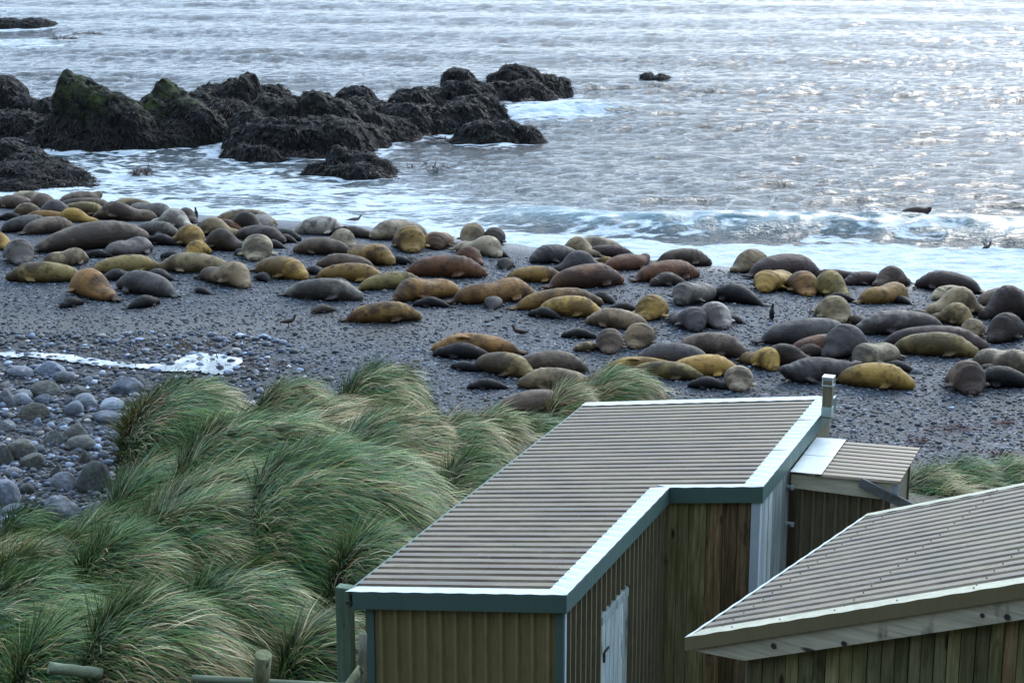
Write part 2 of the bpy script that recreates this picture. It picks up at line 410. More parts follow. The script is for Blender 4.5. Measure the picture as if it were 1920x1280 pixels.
# ---- rocks standing in the surf: each a list of humps (photo x, photo y of its top, distance, half widths)
ROCKS = [
 ('black rock at the far left edge, behind the mossy wedge rock', 0, [(12,130,122,1.6,2.2),(-40,150,122,2.5,3),(45,166,121,1.6,2.2),(85,168,120,1.3,2),(20,195,117,2.6,2.4),(-60,190,117,4,3),(60,205,117,1.5,2)], 0),
 ('tallest rock, a black wedge with green moss on its peak at left', .95, [(128,120,114,1.0,1.8),(150,130,114,1.5,2.2),(178,145,114,1.7,2.6),(215,160,114,2.0,2.8),(245,170,113.5,1.6,2.5),(140,190,113.5,2.6,2.4),(98,224,112.5,2.0,1.8),(200,205,113,3.2,2.4),(258,215,113,2.2,2.2),(150,238,112,3.8,2.0)], 0),
 ('pyramid shaped rock with a mossy green tip right of the tallest rock', .9, [(304,134,117,1.1,2),(322,150,117,1.6,2.4),(352,166,116,1.7,2.4),(285,165,116,1.4,2.2),(372,190,115,1.8,2.2),(330,205,114.5,2.8,2.2),(392,212,115.5,1.0,1.6),(300,228,113,2.4,1.6)], 0),
 ('jagged reddish black rock farthest back behind the gap in the reef', .1, [(395,144,126,1.6,2.6),(462,123,126,1.0,2.4),(440,134,126,1.6,2.6),(500,142,127,2.0,2.4),(528,152,127,1.0,2),(372,160,124,1.5,2.2),(420,172,123,2.4,2.6)], 0),
 ('broad rounded black rock in the middle of the reef, weed hanging down its face', .12, [(498,160,115,1.6,2.6),(535,162,115,2.0,3),(590,156,115,1.9,3),(625,168,115,2,2.8),(668,170,117,1.6,2.4),(470,185,113,1.7,2.6),(458,225,110.5,1.2,2.0),(520,205,110,2.8,2.4),(600,205,110.5,3.2,2.6),(440,262,107.5,1.4,1.2),(475,258,107,2.0,1.4),(655,212,113,2.4,2)], 0),
 ('knobbly black rock between the broad rock and the long low ridge', 0, [(672,150,122,1.5,2.4),(650,158,122,1.2,2),(700,172,121,1.8,2.4),(735,180,121,1.4,2.2),(690,200,117,2.8,2.4),(735,205,118,2,2)], 0),
 ('long low black ridge of rock running out from the reef, kelp along its waterline', 0, [(752,154,124,1.2,2.2),(782,152,124,1.4,2.2),(815,148,126,1.3,2.2),(850,140,127,1.4,2.2),(878,142,127,1.2,2),(905,136,128,1.1,2),(760,178,120,2.2,2.4),(810,180,121,2.2,2.4),(862,172,122.5,2.4,2.4),(905,165,124,1.7,2)], 0),
 ('dark reddish rock at the seaward tip of the reef with surf breaking at its foot', 0, [(958,112,140,1.4,2.4),(935,122,140,1,2),(985,116,140,1.7,2.4),(1020,128,141,1.8,2.2),(1052,135,142,1.0,1.6),(935,142,137,1.5,2),(985,140,137,2.3,2)], 0),
 ('small red brown weedy rock alone behind the ridge', 0, [(860,124,149,1.1,1.6),(848,127,149,1,1.4),(875,130,149,1.0,1.4)], 0),
 ('low dome rock draped in olive kelp in front of the seaward ridge', 0, [(880,216,115.5,1.2,1.5),(905,212,115.5,1.4,1.6),(945,210,115.8,1.6,1.6),(985,222,115.6,1.3,1.4),(862,236,115,1.0,1.2),(920,236,114.6,2.2,1.3),(1003,244,115,.8,1.0)], 0),
 ('small craggy black rock nearest the beach in the middle of the channel', 0, [(634,256,103,.8,1.4),(650,262,103,1.3,1.6),(680,264,103,1.3,1.7),(712,280,102.5,1.2,1.5),(735,295,102.5,.7,1),(600,285,102,1.1,1.2),(660,290,101,2.4,1.4)], 0),
 ('black weedy rock running off the left edge, nearest to the seals', .12, [(12,246,102,1.2,2.2),(-30,255,102,2,2.5),(48,266,101,1.6,2.4),(90,282,100.5,1.5,2.2),(125,300,99.5,1.4,2),(30,290,99,3,2.4),(160,325,98.5,1.1,1.6),(185,336,98.3,.6,1),(100,322,98,2.6,1.6),(0,320,97,3.2,1.6)], 0),
 ('long flat dark reef awash at the far upper left', 0, [(10,34,206,3,3),(60,34,206,2.4,3),(90,37,206,1.2,2),(-30,34,206,3,3)], 0),
 ('small flat dark rock awash alone in the open sea', 0, [(1215,138,151,.9,1.4),(1238,138,151,1.0,1.4),(1252,141,151,.5,1)], 0),
]
rock_mat, kelp_mat = mat_rock(), mat_kelp()
rock_prints = []
def blades_mesh(name, P, D, N, L, Wd, colA, droop=.6, seg=3, curl=None, soft=0):
    """P roots, D start directions, N surface normals, L lengths, Wd widths, colA rgb -> one mesh of tapering bent blades"""
    n = len(P); D = D / np.linalg.norm(D, axis=1)[:, None]; N0 = N
    rings = []; p = P.copy(); d = D.copy()
    side = np.cross(D, N); side /= (np.linalg.norm(side, axis=1)[:, None] + 1e-9)
    tw = RG.uniform(-.9, .9, n)[:, None]; side = side * np.cos(tw) + N * np.sin(tw) * .6
    for k in range(seg + 1):
        w = Wd * (1 - (k / seg) ** 1.6)
        if k < seg: rings += [p - side * w[:, None] / 2, p + side * w[:, None] / 2]
        else: rings += [p]
        d = d + np.array([0, 0, -1.]) * droop / seg * (.35 + k / seg) + (0 if curl is None else curl / seg)
        d /= np.linalg.norm(d, axis=1)[:, None]
        p = p + d * (L / seg)[:, None]
    m = 2 * seg + 1
    V = np.stack(rings, 1).reshape(-1, 3)
    b = np.arange(n)[:, None] * m
    q = []; sz = []
    loops = []
    for k in range(seg - 1):
        loops.append(b + np.array([2 * k, 2 * k + 1, 2 * k + 3, 2 * k + 2])); sz.append(4)
    loops.append(b + np.array([2 * seg - 2, 2 * seg - 1, 2 * seg])); sz.append(3)
    me = np_mesh(name, V, np.hstack(loops).ravel(), True, np.tile(sz, n))
    C = np.repeat(colA, m, axis=0)
    sh = np.tile(np.array([0.42, .42] + [.9 + .1 * k / seg for k in range(1, seg) for _ in (0, 1)] + [1.15]), n)   # paler dry tips; roots darkened, shade between blades put into the colour
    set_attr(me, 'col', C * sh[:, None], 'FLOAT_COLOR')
    if soft:      # shade the mass of blades by the form of the mound they grow on
        nv = np.empty(len(V) * 3, np.float32); me.vertices.foreach_get('normal', nv); nv = nv.reshape(-1, 3)
        q = np.repeat(N0, m, axis=0); sg = np.sign((nv * q).sum(1))[:, None]; nn = nv * sg * (1 - soft) + q * soft
        nn /= np.linalg.norm(nn, axis=1)[:, None] + 1e-9
        me.normals_split_custom_set_from_vertices(nn.tolist())
    return me
KC = np.array([(.010, .008, .006), (.020, .014, .008), (.006, .005, .006), (.035, .024, .011), (.060, .045, .022), (.035, .013, .010)])
for ri, (label, moss, hs, _) in enumerate(ROCKS):
    pk = [(*at_D(a, b, D), rx, ry) for a, b, D, rx, ry in hs]
    if ri in (8, 12, 13): pk = [(a, b, c + (.55 if ri == 13 else .45), rx, ry) for a, b, c, rx, ry in pk]
    x0 = min(p[0] - p[3] * 1.5 for p in pk); x1 = max(p[0] + p[3] * 1.5 for p in pk)
    y0 = min(p[1] - p[4] * 1.5 for p in pk); y1 = max(p[1] + p[4] * 1.5 for p in pk)
    cx, cy = (x0 + x1) / 2, (y0 + y1) / 2
    far = pk[0][1] > 140
    st = .09 if not far else .12
    def rz(X, Y, flat=far):
        x, y = X + cx, Y + cy
        wx = .55 * fbm(x * .8, y * .8, 1.7, 4, 31); wy = .55 * fbm(x * .8, y * .8, 5.1, 4, 32)
        z = np.full(x.shape, -1.6)
        for (a, b, c, rx, ry) in pk:
            d = np.hypot((x + wx * .8 - a) / (rx * 1.22), (y + wy - b) / (ry * 1.05))
            z = np.maximum(z, (c + .40) * np.clip(1 - np.clip(d, 0, 1) ** 2.7, 0, 1) ** .85 - .9)
        rg = fbm(x * .55 + z * .35, y * .55, z * .4, 6, 41, True, .62)
        amp = np.clip(.16 + .16 * z, .08, .46)
        z = z + amp * (rg - .45) + .10 * fbm(x * 5, y * 5, 0, 3, 44)
        return z
    me, X, Y, Z = grid_mesh('sea_rock', np.arange(x0, x1, st) - cx, np.arange(y0, y1, st) - cy, rz, smooth=True)
    # shift points sideways too: overhangs and ledges
    V = np.stack([X, Y, Z], -1).reshape(-1, 3)
    k = sstep(-.6, .8, V[:, 2])
    for ax, sd in ((0, 61), (1, 62)):
        V[:, ax] += k * (.26 * fbm(V[:, 0] * 2.1 + cx, V[:, 1] * 2.1, V[:, 2] * 2.1, 3, sd) + .07 * fbm(V[:, 0] * 7, V[:, 1] * 7 + cy, V[:, 2] * 7, 2, sd + 5))
    me.vertices.foreach_set('co', V.astype(np.float32).ravel())
    zt = max(p[2] for p in pk)
    set_attr(me, 'moss', moss * sstep(.30, .75, (V[:, 2] / zt) + .25 * fbm(V[:, 0] * .5, V[:, 1] * .5, 0, 2, ri)))
    root = empty('sea_rock', (cx, cy, 0)); tag(root, label, 'rock', 'rocks of the reef in the surf')
    link('rock_body', me, rock_mat, root)
    m0 = Z.ravel() > .02
    rock_prints.append((cx, cy, st, x0, y0, Z > .0))
    # bull kelp and weed hanging on the lower faces
    nb = int(min(5200, m0.sum() * .55)); idx = np.flatnonzero((V[:, 2] > -.05) & (V[:, 2] < zt * .8 + .2))
    if len(idx):
        wgt = np.exp(-V[idx, 2] / (zt * .35 + .15)); idx = RG.choice(idx, nb, p=wgt / wgt.sum())
        gy, gx = np.gradient(Z, st); gx = gx.ravel()[idx]; gy = gy.ravel()[idx]
        N = np.stack([-gx, -gy, np.ones(nb)], 1); N /= np.linalg.norm(N, axis=1)[:, None]
        down = np.stack([-gx, -gy, -(gx ** 2 + gy ** 2)], 1); down /= np.linalg.norm(down, axis=1)[:, None] + 1e-6
        Dr = down + .35 * N + RG.normal(0, .35, (nb, 3))
        P = V[idx] + N * .02 + RG.normal(0, .03, (nb, 3))
        kc = KC[RG.integers(0, 6 if ri in (3, 7, 8, 9, 12, 13) else 5, nb)] * RG.uniform(.25, .95, nb)[:, None] * (1.7 if ri in (3, 7, 8, 12) else .75)
        km = blades_mesh('kelp', P, Dr, N, RG.uniform(.15, .5, nb), RG.uniform(.04, .11, nb), kc, .5, 2)
        tag(link('kelp', km, kelp_mat, root), kind='stuff')

# ---- sea
def ridge_ts(x): return np.interp(x, [-3, 0, 10.6, 22, 60], [4.5, 5.2, 9.5, 12.5, 16])
_ang = RG.normal(-math.pi / 2, .6, 64); _lam = np.exp(RG.uniform(math.log(1.0), math.log(8), 64)); _ph = RG.uniform(0, 6.28, 64)
def sea_parts(X, Y):
    ts = Y - y_water(X)
    dist = np.hypot(X, Y)
    fade = sstep(700, 260, dist)
    h = np.zeros(X.shape)
    wx = X + 1.2 * fbm(X * .12, Y * .12, 0, 2, 71); wy = Y + 1.2 * fbm(X * .12, Y * .12, 3, 2, 72)
    near = sstep(330, 130, dist)
    for a, l, p in zip(_ang, _lam, _ph):
        k = 2 * math.pi / l
        c = np.sin(k * (math.cos(a) * wx + math.sin(a) * wy) + p)
        amp = (.0105 if l < 2.4 else .0075 if l < 3.5 else .0036) * l * (near if l < 3 else 1)
        h += amp * (c + .25 * (c * c - .5) * 2)
    h *= (.75 + .35 * vnoise(X * .05, Y * .07, 0, 73))
    h += .28 * np.sin(2 * math.pi * (Y + .18 * X + 5 * vnoise(X * .02, Y * .02, 0, 9)) / 24) * sstep(10, 60, ts)
    h *= sstep(.0, 14, ts) * .80 + .20
    h = .34 * np.tanh(h / .34)
    h *= fade
    # the wave about to break on the beach
    rt = ridge_ts(X) + .9 * vnoise(X * .13, 0, 0, 74)
    u = ts - rt
    amp = 1.0 * sstep(-4.5, 2, X) * (.75 + .35 * vnoise(X * .09, 7, 0, 75)) * sstep(75, 40, X)
    br = amp * np.where(u > 0, np.exp(-(u / 3.0) ** 2), np.exp(-(u / 1.25) ** 2))
    # wave curling off the tip of the reef
    px, py = 4.5, 129.0
    rr = np.exp(-((X - px) / 6.0) ** 2) * .6
    uu = Y - (py + .12 * (X - px) ** 1 + .5 * vnoise(X * .3, 3, 0, 76))
    br2 = rr * np.where(uu > 0, np.exp(-(uu / 3.5) ** 2), np.exp(-(uu / 1.4) ** 2))
    h = h + br + br2
    h += .05 * fbm(X * 1.1, Y * 1.1, 0, 3, 77) * sstep(60, 10, ts)
    teal = np.clip(br * 1.0 * sstep(-2.6, -.4, u) + br2 * 1.1 + .25 * sstep(30, 5, ts), 0, 1)
    foam = .62 * sstep(1.0, -1.6, u + 2.6 + 1.2 * vnoise(X * .5, Y * .8, 0, 78)) * sstep(-4.5, 2, X)
    foam = np.maximum(foam, .42 * sstep(3, .5, np.abs(u + 1.0)) * sstep(-2, 5, X) * (.8 + .5 * vnoise(X * .22, 4, 0, 178)))
    foam = np.maximum(foam, .56 * sstep(4.5, 1.0, ts + 1.0 * vnoise(X * .35, Y * .3, 0, 79)))
    foam = np.maximum(foam, (.36 + .10 * vnoise(X * .15, Y * .3, 0, 179)) * sstep(34, 2, ts) ** .7 * sstep(8, -4, X) + 0)
    foam = np.maximum(foam, .52 * np.exp(-((X - 2.0) / 5.5) ** 2 - ((Y - 129.5) / 5.5) ** 2) + .12 * sstep(0, -.8, uu) * (rr > .3) * (uu > -4))
    foam = np.maximum(foam, .40 * np.exp(-((X + 49) / 9) ** 2 - ((Y - 184) / 9) ** 2))
    foam = np.maximum(foam, .14 * sstep(90, 20, ts) * sstep(14, -10, X))
    return h, foam, teal
xs = nonuni(-62, 64, .24, 6000, 1.3)
yl = [62.0]
while yl[-1] < 250: yl.append(yl[-1] + .17 + max(0, yl[-1] - 90) * .0030)
s = yl[-1] - yl[-2]
while yl[-1] < 9000: s *= 1.25; yl.append(yl[-1] + s)
me, X, Y, Z = grid_mesh('sea', xs, np.array(yl), lambda a, b: sea_parts(a, b)[0])
h, foam, teal = sea_parts(X, Y)
# surf washing round each rock
for (cx, cy, st, x0, y0, msk) in rock_prints:
    r = int(3.0 / st); step = 3
    mk = msk[::step, ::step].astype(float); r = max(1, int(2.6 / (st * step)))
    pad = np.pad(mk, r + 3)
    for _ in range(2):
        c = np.cumsum(pad, 0); pad2 = pad.copy(); pad2[r:-r] = (c[2 * r:] - c[:-2 * r]) / (2 * r); c = np.cumsum(pad2, 1); pad3 = pad2.copy(); pad3[:, r:-r] = (c[:, 2 * r:] - c[:, :-2 * r]) / (2 * r); pad = pad3
    gx = (X - x0) / (st * step) + r + 3; gy = (Y - y0) / (st * step) + r + 3
    ok = (gx > 0) & (gx < pad.shape[1] - 1) & (gy > 0) & (gy < pad.shape[0] - 1)
    f = pad[gy[ok].astype(int), gx[ok].astype(int)]
    foam[ok] = np.maximum(foam[ok], np.clip(f * 2.6, 0, 1) * .50)
set_attr(me, 'foam', foam); set_attr(me, 'teal', teal)
tag(link('sea', me, mat_sea()), 'choppy silver sea with surf breaking on the beach', kind='structure')

# ---- kelp patches afloat
def kelp_patch(label, px, pv, w, n, cols, zoff=.05):
    c = at_z(px, pv, 0.1); ww = w * c[1] / F
    a = RG.uniform(-1, 1, n); P = np.stack([a * ww / 2, RG.normal(0, .55, n) * (1 - a * a), np.abs(RG.normal(0, .12, n)) * (1 - a * a) + zoff], 1)
    Dv = np.stack([RG.normal(0, 1, n), RG.normal(0, .6, n), RG.uniform(0, .7, n)], 1)
    kc = np.array(cols)[RG.integers(0, len(cols), n)] * RG.uniform(.6, 1.4, n)[:, None]
    o = link('kelp_raft', blades_mesh('kelp_raft', P, Dv, np.tile([0, 0, 1.], (n, 1)), RG.uniform(.25, .7, n), RG.uniform(.05, .12, n), kc, .9, 3), kelp_mat)
    o.location = tuple(c[:2]) + (0.08,); tag(o, label, 'kelp', 'clumps of kelp at the water surface', 'stuff')
RB = [(.055, .022, .018), (.08, .035, .03), (.03, .014, .012)]
kelp_patch('reddish kelp floating in the wash between the two left rocks', 266, 328, 36, 130, RB)
kelp_patch('nearer of two red kelp clumps at far upper left, closest to the camera', 120, 78, 50, 180, RB, .25)
kelp_patch('farther of two red kelp clumps at far upper left', 165, 70, 55, 170, RB, .3)
kelp_patch('brown kelp trailing left from the kelp draped dome rock', 800, 262, 70, 110, RB)
kelp_patch('thin strand of kelp drifting right of the small craggy rock', 800, 318, 90, 60, RB)
kelp_patch('kelp fronds fringing the left foot of the small craggy rock', 560, 296, 90, 220, [(.02,.012,.008),(.03,.018,.014)], .1)
kelp_patch('kelp tuft lifted by the wave off the reef tip', 990, 205, 26, 60, RB, .6)

# ---- stream running out over the beach and its bright pool
def strip(name, left, right, z, mat):
    n = len(left); V = [(*p, z) for p in left] + [(*p, z) for p in right]
    return link(name, np_mesh(name, np.array(V), np.array([(i, i + 1, n + i + 1, n + i) for i in range(n - 1)])), mat)
mw = M('stream_water', .06, .6); vv = mw.co()
nn = mw.noise(vv, 1.2, 6, .7); mw.color(mw.ramp(nn, [(.45, (.035, .038, .042)), (.62, (.75, .78, .8))])); mw.rough(mw.ramp(nn, [(.45, .05), (.6, .5)])); mw.bump(nn, .3, .03)  # white patches paint the bright sky's reflection into the water colour
up_ = [(-60,664),(0,664),(70,663),(130,668),(190,678),(250,684),(310,686),(335,678),(350,668),(380,664),(420,668),(452,676),(455,680)]
dn_ = [(-60,671),(0,671),(70,672),(130,680),(190,689),(250,692),(300,697),(345,700),(365,696),(395,704),(425,703),(440,692),(455,681)]
SMP = 8
def densify(pl):
    o = []
    for (a, b), (c, d) in zip(pl[:-1], pl[1:]):
        for k in range(SMP): o.append((a + (c - a) * k / SMP, b + (d - b) * k / SMP))
    return o + [pl[-1]]
U = [on_ground(*p) for p in densify(up_)]; Dn = [on_ground(*p) for p in densify(dn_)]
rows = []
for a, b in zip(U, Dn):
    jy = .10 * rnd.uniform(-1, 1)
    rows.append([a + np.array([0, jy, 0]), a * .67 + b * .33, a * .33 + b * .67, b + np.array([0, .14 * rnd.uniform(-1, 1), 0])])
V = np.array(rows).reshape(-1, 3); V[:, 2] = ground_z(V[:, 0], V[:, 1]) + .06
nR = len(rows)
fc = [(4 * i + j, 4 * i + j + 1, 4 * i + j + 5, 4 * i + j + 4) for i in range(nR - 1) for j in range(3)]
tag(link('stream', np_mesh('stream', V, np.array(fc)[:, ::-1]), mw.m), 'bright shallow stream ending in a white pool on the shingle', kind='structure')

# ---- loose pebbles over the nearer beach (uncountable)
def ico(sub=1):
    bm = bmesh.new(); bmesh.ops.create_icosphere(bm, subdivisions=sub, radius=1)
    v = np.array([q.co[:] for q in bm.verts]); f = np.array([[w.index for w in p.verts] for p in bm.faces]); bm.free(); return v, f
iv, jf = ico(1)
def scatter_stones(name, P, R, cols, mat, flat=.55):
    n = len(P); k = len(iv)
    jit = 1 + RG.uniform(-.22, .22, (n, k, 1))
    sc = np.stack([R * RG.uniform(.8, 1.35, n), R * RG.uniform(.7, 1.1, n), R * RG.uniform(.7, 1.1, n) * flat], 1)[:, None, :]
    v = iv[None] * jit * sc; a = RG.uniform(0, 6.28, n)
    c, s_ = np.cos(a)[:, None], np.sin(a)[:, None]
    V = np.stack([v[..., 0] * c - v[..., 1] * s_, v[..., 0] * s_ + v[..., 1] * c, v[..., 2]], -1) + P[:, None, :]
    Fc = (jf[None] + (np.arange(n) * k)[:, None, None]).reshape(-1, 3)
    me = np_mesh(name, V.reshape(-1, 3), Fc, True); set_attr(me, 'col', np.repeat(cols, k, axis=0), 'FLOAT_COLOR')
    return link(name, me, mat)
PM = mat_pebbles()
def stone_cols(n, bright=1.0):
    base = .85 * RG.choice([.03, .05, .08, .12, .2, .34], n, p=[.2, .27, .25, .15, .09, .04]) * RG.uniform(.7, 1.3, n) * bright
    tint = np.array([(.82, 1.0, 1.34), (.9, 1, 1.2), (1.04, 1., .96), (.76, .98, 1.4)])[RG.integers(0, 4, n)]
    return base[:, None] * tint
n = 34000
y = 40 + 36 * RG.random(n) ** 1.35; x = (RG.random(n) * 2 - 1) * (y * .30 + 1)
ok = (np.interp(x, _ex, _ey) - y < .8) & (y_water(x) - y > 1.5); x, y = x[ok], y[ok]
n = len(x); z = ground_z(x, y)
R = RG.uniform(.028, .06, n) * np.where(RG.random(n) < .06, 1.8, 1)
tag(scatter_stones('shingle', np.stack([x, y, z + R * .2], 1), R, stone_cols(n), PM), 'loose grey shingle strewn over the beach', kind='stuff')
# cobbles between the boulders at the left
n = 5200
y = RG.uniform(39, 60, n); x = RG.uniform(-19, -3, n)
ok = (np.interp(x, _ex, _ey) - y < .9) & (x + (y - 45) * .12 < -5.5 - 2.5 * RG.random(n) ** .5 + 1.5) ; x, y = x[ok], y[ok]; n = len(x)
R = np.exp(RG.normal(math.log(.075), .42, n)); R = np.minimum(R, .16)
tag(scatter_stones('cobbles', np.stack([x, y, ground_z(x, y) + R * .3], 1), R, stone_cols(n, 1.9), PM, .65), 'small cobbles filling the gaps between boulders left of the grass', kind='stuff')
# red brown weed scraps on the right shingle and brown wrack by the stream
weed_mat = M('dull_weed', .95, .1); weed_mat.color(weed_mat.attr('col', 'Color')); weed_mat = weed_mat.m
def wrack(px, pv, rad, n, cols, label):
    c = on_ground(px, pv); P = np.stack([RG.normal(0, rad, n), RG.normal(0, rad * .7, n), np.zeros(n)], 1)
    P[:, 2] = ground_z(P[:, 0] + c[0], P[:, 1] + c[1]) - c[2] + .05
    kc = np.array(cols)[RG.integers(0, len(cols), n)] * RG.uniform(.6, 1.4, n)[:, None]
    Dv = np.stack([RG.normal(0, 1, n), RG.normal(0, 1, n), RG.uniform(0, .6, n)], 1)
    o = link('seaweed', blades_mesh('seaweed', P, Dv, np.tile([0, 0, 1.], (n, 1)), RG.uniform(.1, .3, n), RG.uniform(.02, .05, n), kc, .8, 3), weed_mat)
    o.location = tuple(c); tag(o, label, 'seaweed', 'scraps of weed on the shingle', 'stuff')
RW = [(.10, .018, .016), (.07, .02, .015), (.05, .02, .018)]; BW = [(.10, .06, .035), (.05, .03, .02), (.14, .085, .04)]
wrack(1790, 803, .38, 90, RW, 'largest red weed scrap on the shingle right of the huts')
wrack(1727, 830, .2, 40, RW, 'small red weed scrap nearest the porch roof')
wrack(1885, 855, .28, 60, RW, 'red weed scrap close to the grass at right')
wrack(1880, 795, .2, 40, RW, 'farthest red weed scrap at the right edge')
wrack(355, 650, .45, 120, BW, 'orange brown weed heap above the pool')
wrack(480, 690, .8, 190, BW, 'brown weed wrack right of the pool')
wrack(230, 660, 1.2, 160, [(.05, .03, .025), (.03, .02, .018)], 'dark wrack line along the upper side of the stream')
wrack(1100, 628, .0 + .3, 40, [(.02, .02, .02)], 'dark weed bits by the black pup')

# ---- boulders: one object each
bo_mats = [mat_stone('boulder_stone', (.045, .052, .064), (.13, .145, .175), (.32, .35, .40), 3.0),
           mat_stone('boulder_mossy', (.038, .038, .034), (.10, .098, .088), (.21, .205, .185), 3.0, moss=1),
           mat_stone('cobble_pale', (.13, .14, .16), (.22, .235, .26), (.36, .38, .42), 4.0)]
def boulder_mesh(seed, ang=.5, sub=3):
    bm = bmesh.new(); bmesh.ops.create_icosphere(bm, subdivisions=sub, radius=1)
    v = np.array([q.co[:] for q in bm.verts]); r = 1 + ang * .42 * fbm(v[:, 0] * .95 + seed * 3.1, v[:, 1] * .95, v[:, 2] * .95, 3, seed) + .05 * ang * fbm(v[:, 0] * 4, v[:, 1] * 4, v[:, 2] * 4, 2, seed + 9)
    g = np.random.default_rng(seed)
    v2 = v * r[:, None]
    for _ in range(int(13 * ang)):               # chop flat facets
        d = g.normal(size=3); d[2] = abs(d[2]) * .7; d /= np.linalg.norm(d); c = g.uniform(.60, .84)
        ex = np.maximum(0, v2 @ d - c); v2 = v2 - ex[:, None] * d * .9
    for q, p in zip(bm.verts, v2): q.co = p
    me = bpy.data.meshes.new('boulder'); bm.to_mesh(me); bm.free(); me.polygons.foreach_set('use_smooth', [True] * len(me.polygons)); return me
bo_round = [boulder_mesh(s, .30) for s in range(5)]; bo_rough = [boulder_mesh(s + 20, 1.0) for s in range(6)]
placed = []
def boulder(px, pv, wpx, hpx, kind, mi, label, group=None, name='boulder'):
    """px,pv: centre of its foot in the photo; wpx,hpx: size in the photo"""
    c = on_ground(px, pv); k = c[1] / F * 1.03; w = wpx * k; h = hpx * k / 1.0
    src = (bo_round if kind == 'r' else bo_rough); sm = src[rnd.randrange(len(src))]
    me = meshes_by.setdefault((sm.name, mi), None)
    if me is None:
        me = sm.copy(); me.name = 'boulder'; me.materials.append(bo_mats[mi]); meshes_by[(sm.name, mi)] = me
    o = bpy.data.objects.new(name, me); COL.objects.link(o)
    d = w * rnd.uniform(.65, .9)
    o.location = (c[0], c[1] + d * .3, c[2] + h * .22); o.scale = (w / 2 * 1.05, d / 2, h * .62)
    o.rotation_euler = (rnd.uniform(-.15, .15), rnd.uniform(-.15, .15), rnd.uniform(-.5, .5))
    tag(o, label, 'boulder' if name == 'boulder' else 'cobble', group); placed.append((c[0], c[1], w / 2)); return o
meshes_by = {}
BG = 'boulders on the stony corner of the beach'
for q in [
 (102,985,94,74,'a',0,'big dark smooth sided boulder standing near the lower left by the grass'),
 (176,922,62,66,'a',1,'mossy brown angular boulder leaning beside the grass mound'),
 (8,948,62,76,'a',0,'grey boulder cut off by the left edge, left of the big dark one'),
 (120,916,54,36,'r',2,'pale blue grey cobble touching the mossy brown boulder'),
 (38,860,66,52,'a',1,'wet boulder with green weed on its top near the left edge'),
 (5,870,40,50,'a',1,'dark green stained boulder at the left edge behind the weedy one'),
 (232,738,72,40,'a',0,'blue grey ridged slab standing alone above the cobbles'),
 (95,704,74,34,'a',0,'blue grey ledge rock beside the stream, farthest left big one'),
 (35,708,60,28,'a',0,'lower grey ledge at left just under the stream'),
 (118,716,44,22,'r',0,'grey stone at the right foot of the ledge rock'),
 (62,786,58,34,'a',1,'mottled brown and grey boulder below the two oval cobbles'),
 (85,742,62,28,'r',1,'long olive grey stone above the pale ovals'),
 (145,740,40,24,'a',1,'dark olive stone right of the long olive one'),
 (160,763,50,28,'r',2,'pale oval stone in the middle of the cobbles'),
 (204,770,54,28,'r',2,'longest pale oval stone right of the middle'),
 (137,777,42,34,'r',2,'round pale blue cobble left of the longest oval'),
 (40,757,40,22,'r',2,'small pale oval under the dark left edge rock'),
 (38,748,40,22,'r',2,'tan grey oval stone beside the left edge'),
 (82,756,38,18,'r',0,'flat grey green stone left of the pale oval'),
 (200,792,66,26,'a',0,'flat grey slab left of the grass crest'),
 (258,785,44,36,'a',0,'ribbed blue stone touching the tall grass mound'),
 (8,760,46,36,'a',0,'dark grey block on the left edge above the cobbles'),
 (12,808,30,26,'r',2,'pale rounded stone at the left edge'),
 (100,832,40,36,'a',1,'brown pitted boulder left of the dark crusted one'),
 (140,824,58,34,'a',1,'dark crusted brown boulder at the centre of the stones'),
 (152,842,62,26,'r',1,'pinkish brown long stone under the crusted boulder'),
 (222,826,30,22,'r',2,'rounded pale stone closest to the grass crest'),
 (60,878,46,36,'r',1,'warm brown striped stone below the weedy boulder'),
 (158,868,30,30,'a',1,'black jagged stone above the mossy boulder'),
 (105,898,36,32,'a',1,'rust brown crusted stone above the pale blue cobble'),
 (22,892,34,18,'r',2,'pale flat stone at left beneath the brown striped one'),
 (24,966,44,26,'r',2,'pale grey oval at the foot of the left edge boulder'),
 (28,1000,58,22,'r',2,'flat pale slab lowest of the stones at left'),
 (22,985,34,18,'r',0,'small grey flat stone wedged above the lowest slab'),
 (130,960,34,44,'a',1,'brown mossy stone behind the big dark boulder'),
 (48,924,34,24,'r',1,'grey brown oval left of the pale blue cobble'),
]: boulder(*q, BG)
tries = 0; nb = 0
while nb < 215 and tries < 6000:
    tries += 1
    v = rnd.uniform(690, 1010); px = rnd.uniform(-60, 300 + (760 - v) * .35 if v < 760 else 260 - (v - 760) * .55)
    if v < 705 and px > 130: continue
    s_ = rnd.choice([11, 12, 13, 14, 16, 19, 24]) * (1 + (v - 700) / 900)
    c = on_ground(px, v); w = s_ * c[1] / F / 2
    if np.interp(c[0], _ex, _ey) - c[1] > .5: continue
    if any((c[0] - a) ** 2 + ((c[1] - b) * .7) ** 2 < (w + r) ** 2 * .75 for a, b, r in placed): continue
    mi = rnd.choice([0, 0, 2, 2, 2, 1]); nb += 1
    boulder(px, v, s_, s_ * rnd.uniform(.45, .75), rnd.choice('raaa'), mi,
            ['small blue grey stone lying among the cobbles left of the grass', 'small brown stained stone lying among the cobbles left of the grass', 'small pale rounded cobble lying among the stones left of the grass'][mi],
            ['small grey stones of the stony corner', 'small brown stones of the stony corner', 'small pale stones of the stony corner'][mi], 'cobble')
pale = boulder(1362, 589, 20, 8, 'r', 2, 'small flat whitish stone on the shingle near the penguin', name='cobble')
boulder(1718, 700, 30, 9, 'a', 0, 'flat grey stone just right of the dark pup behind the golden seal', name='cobble')

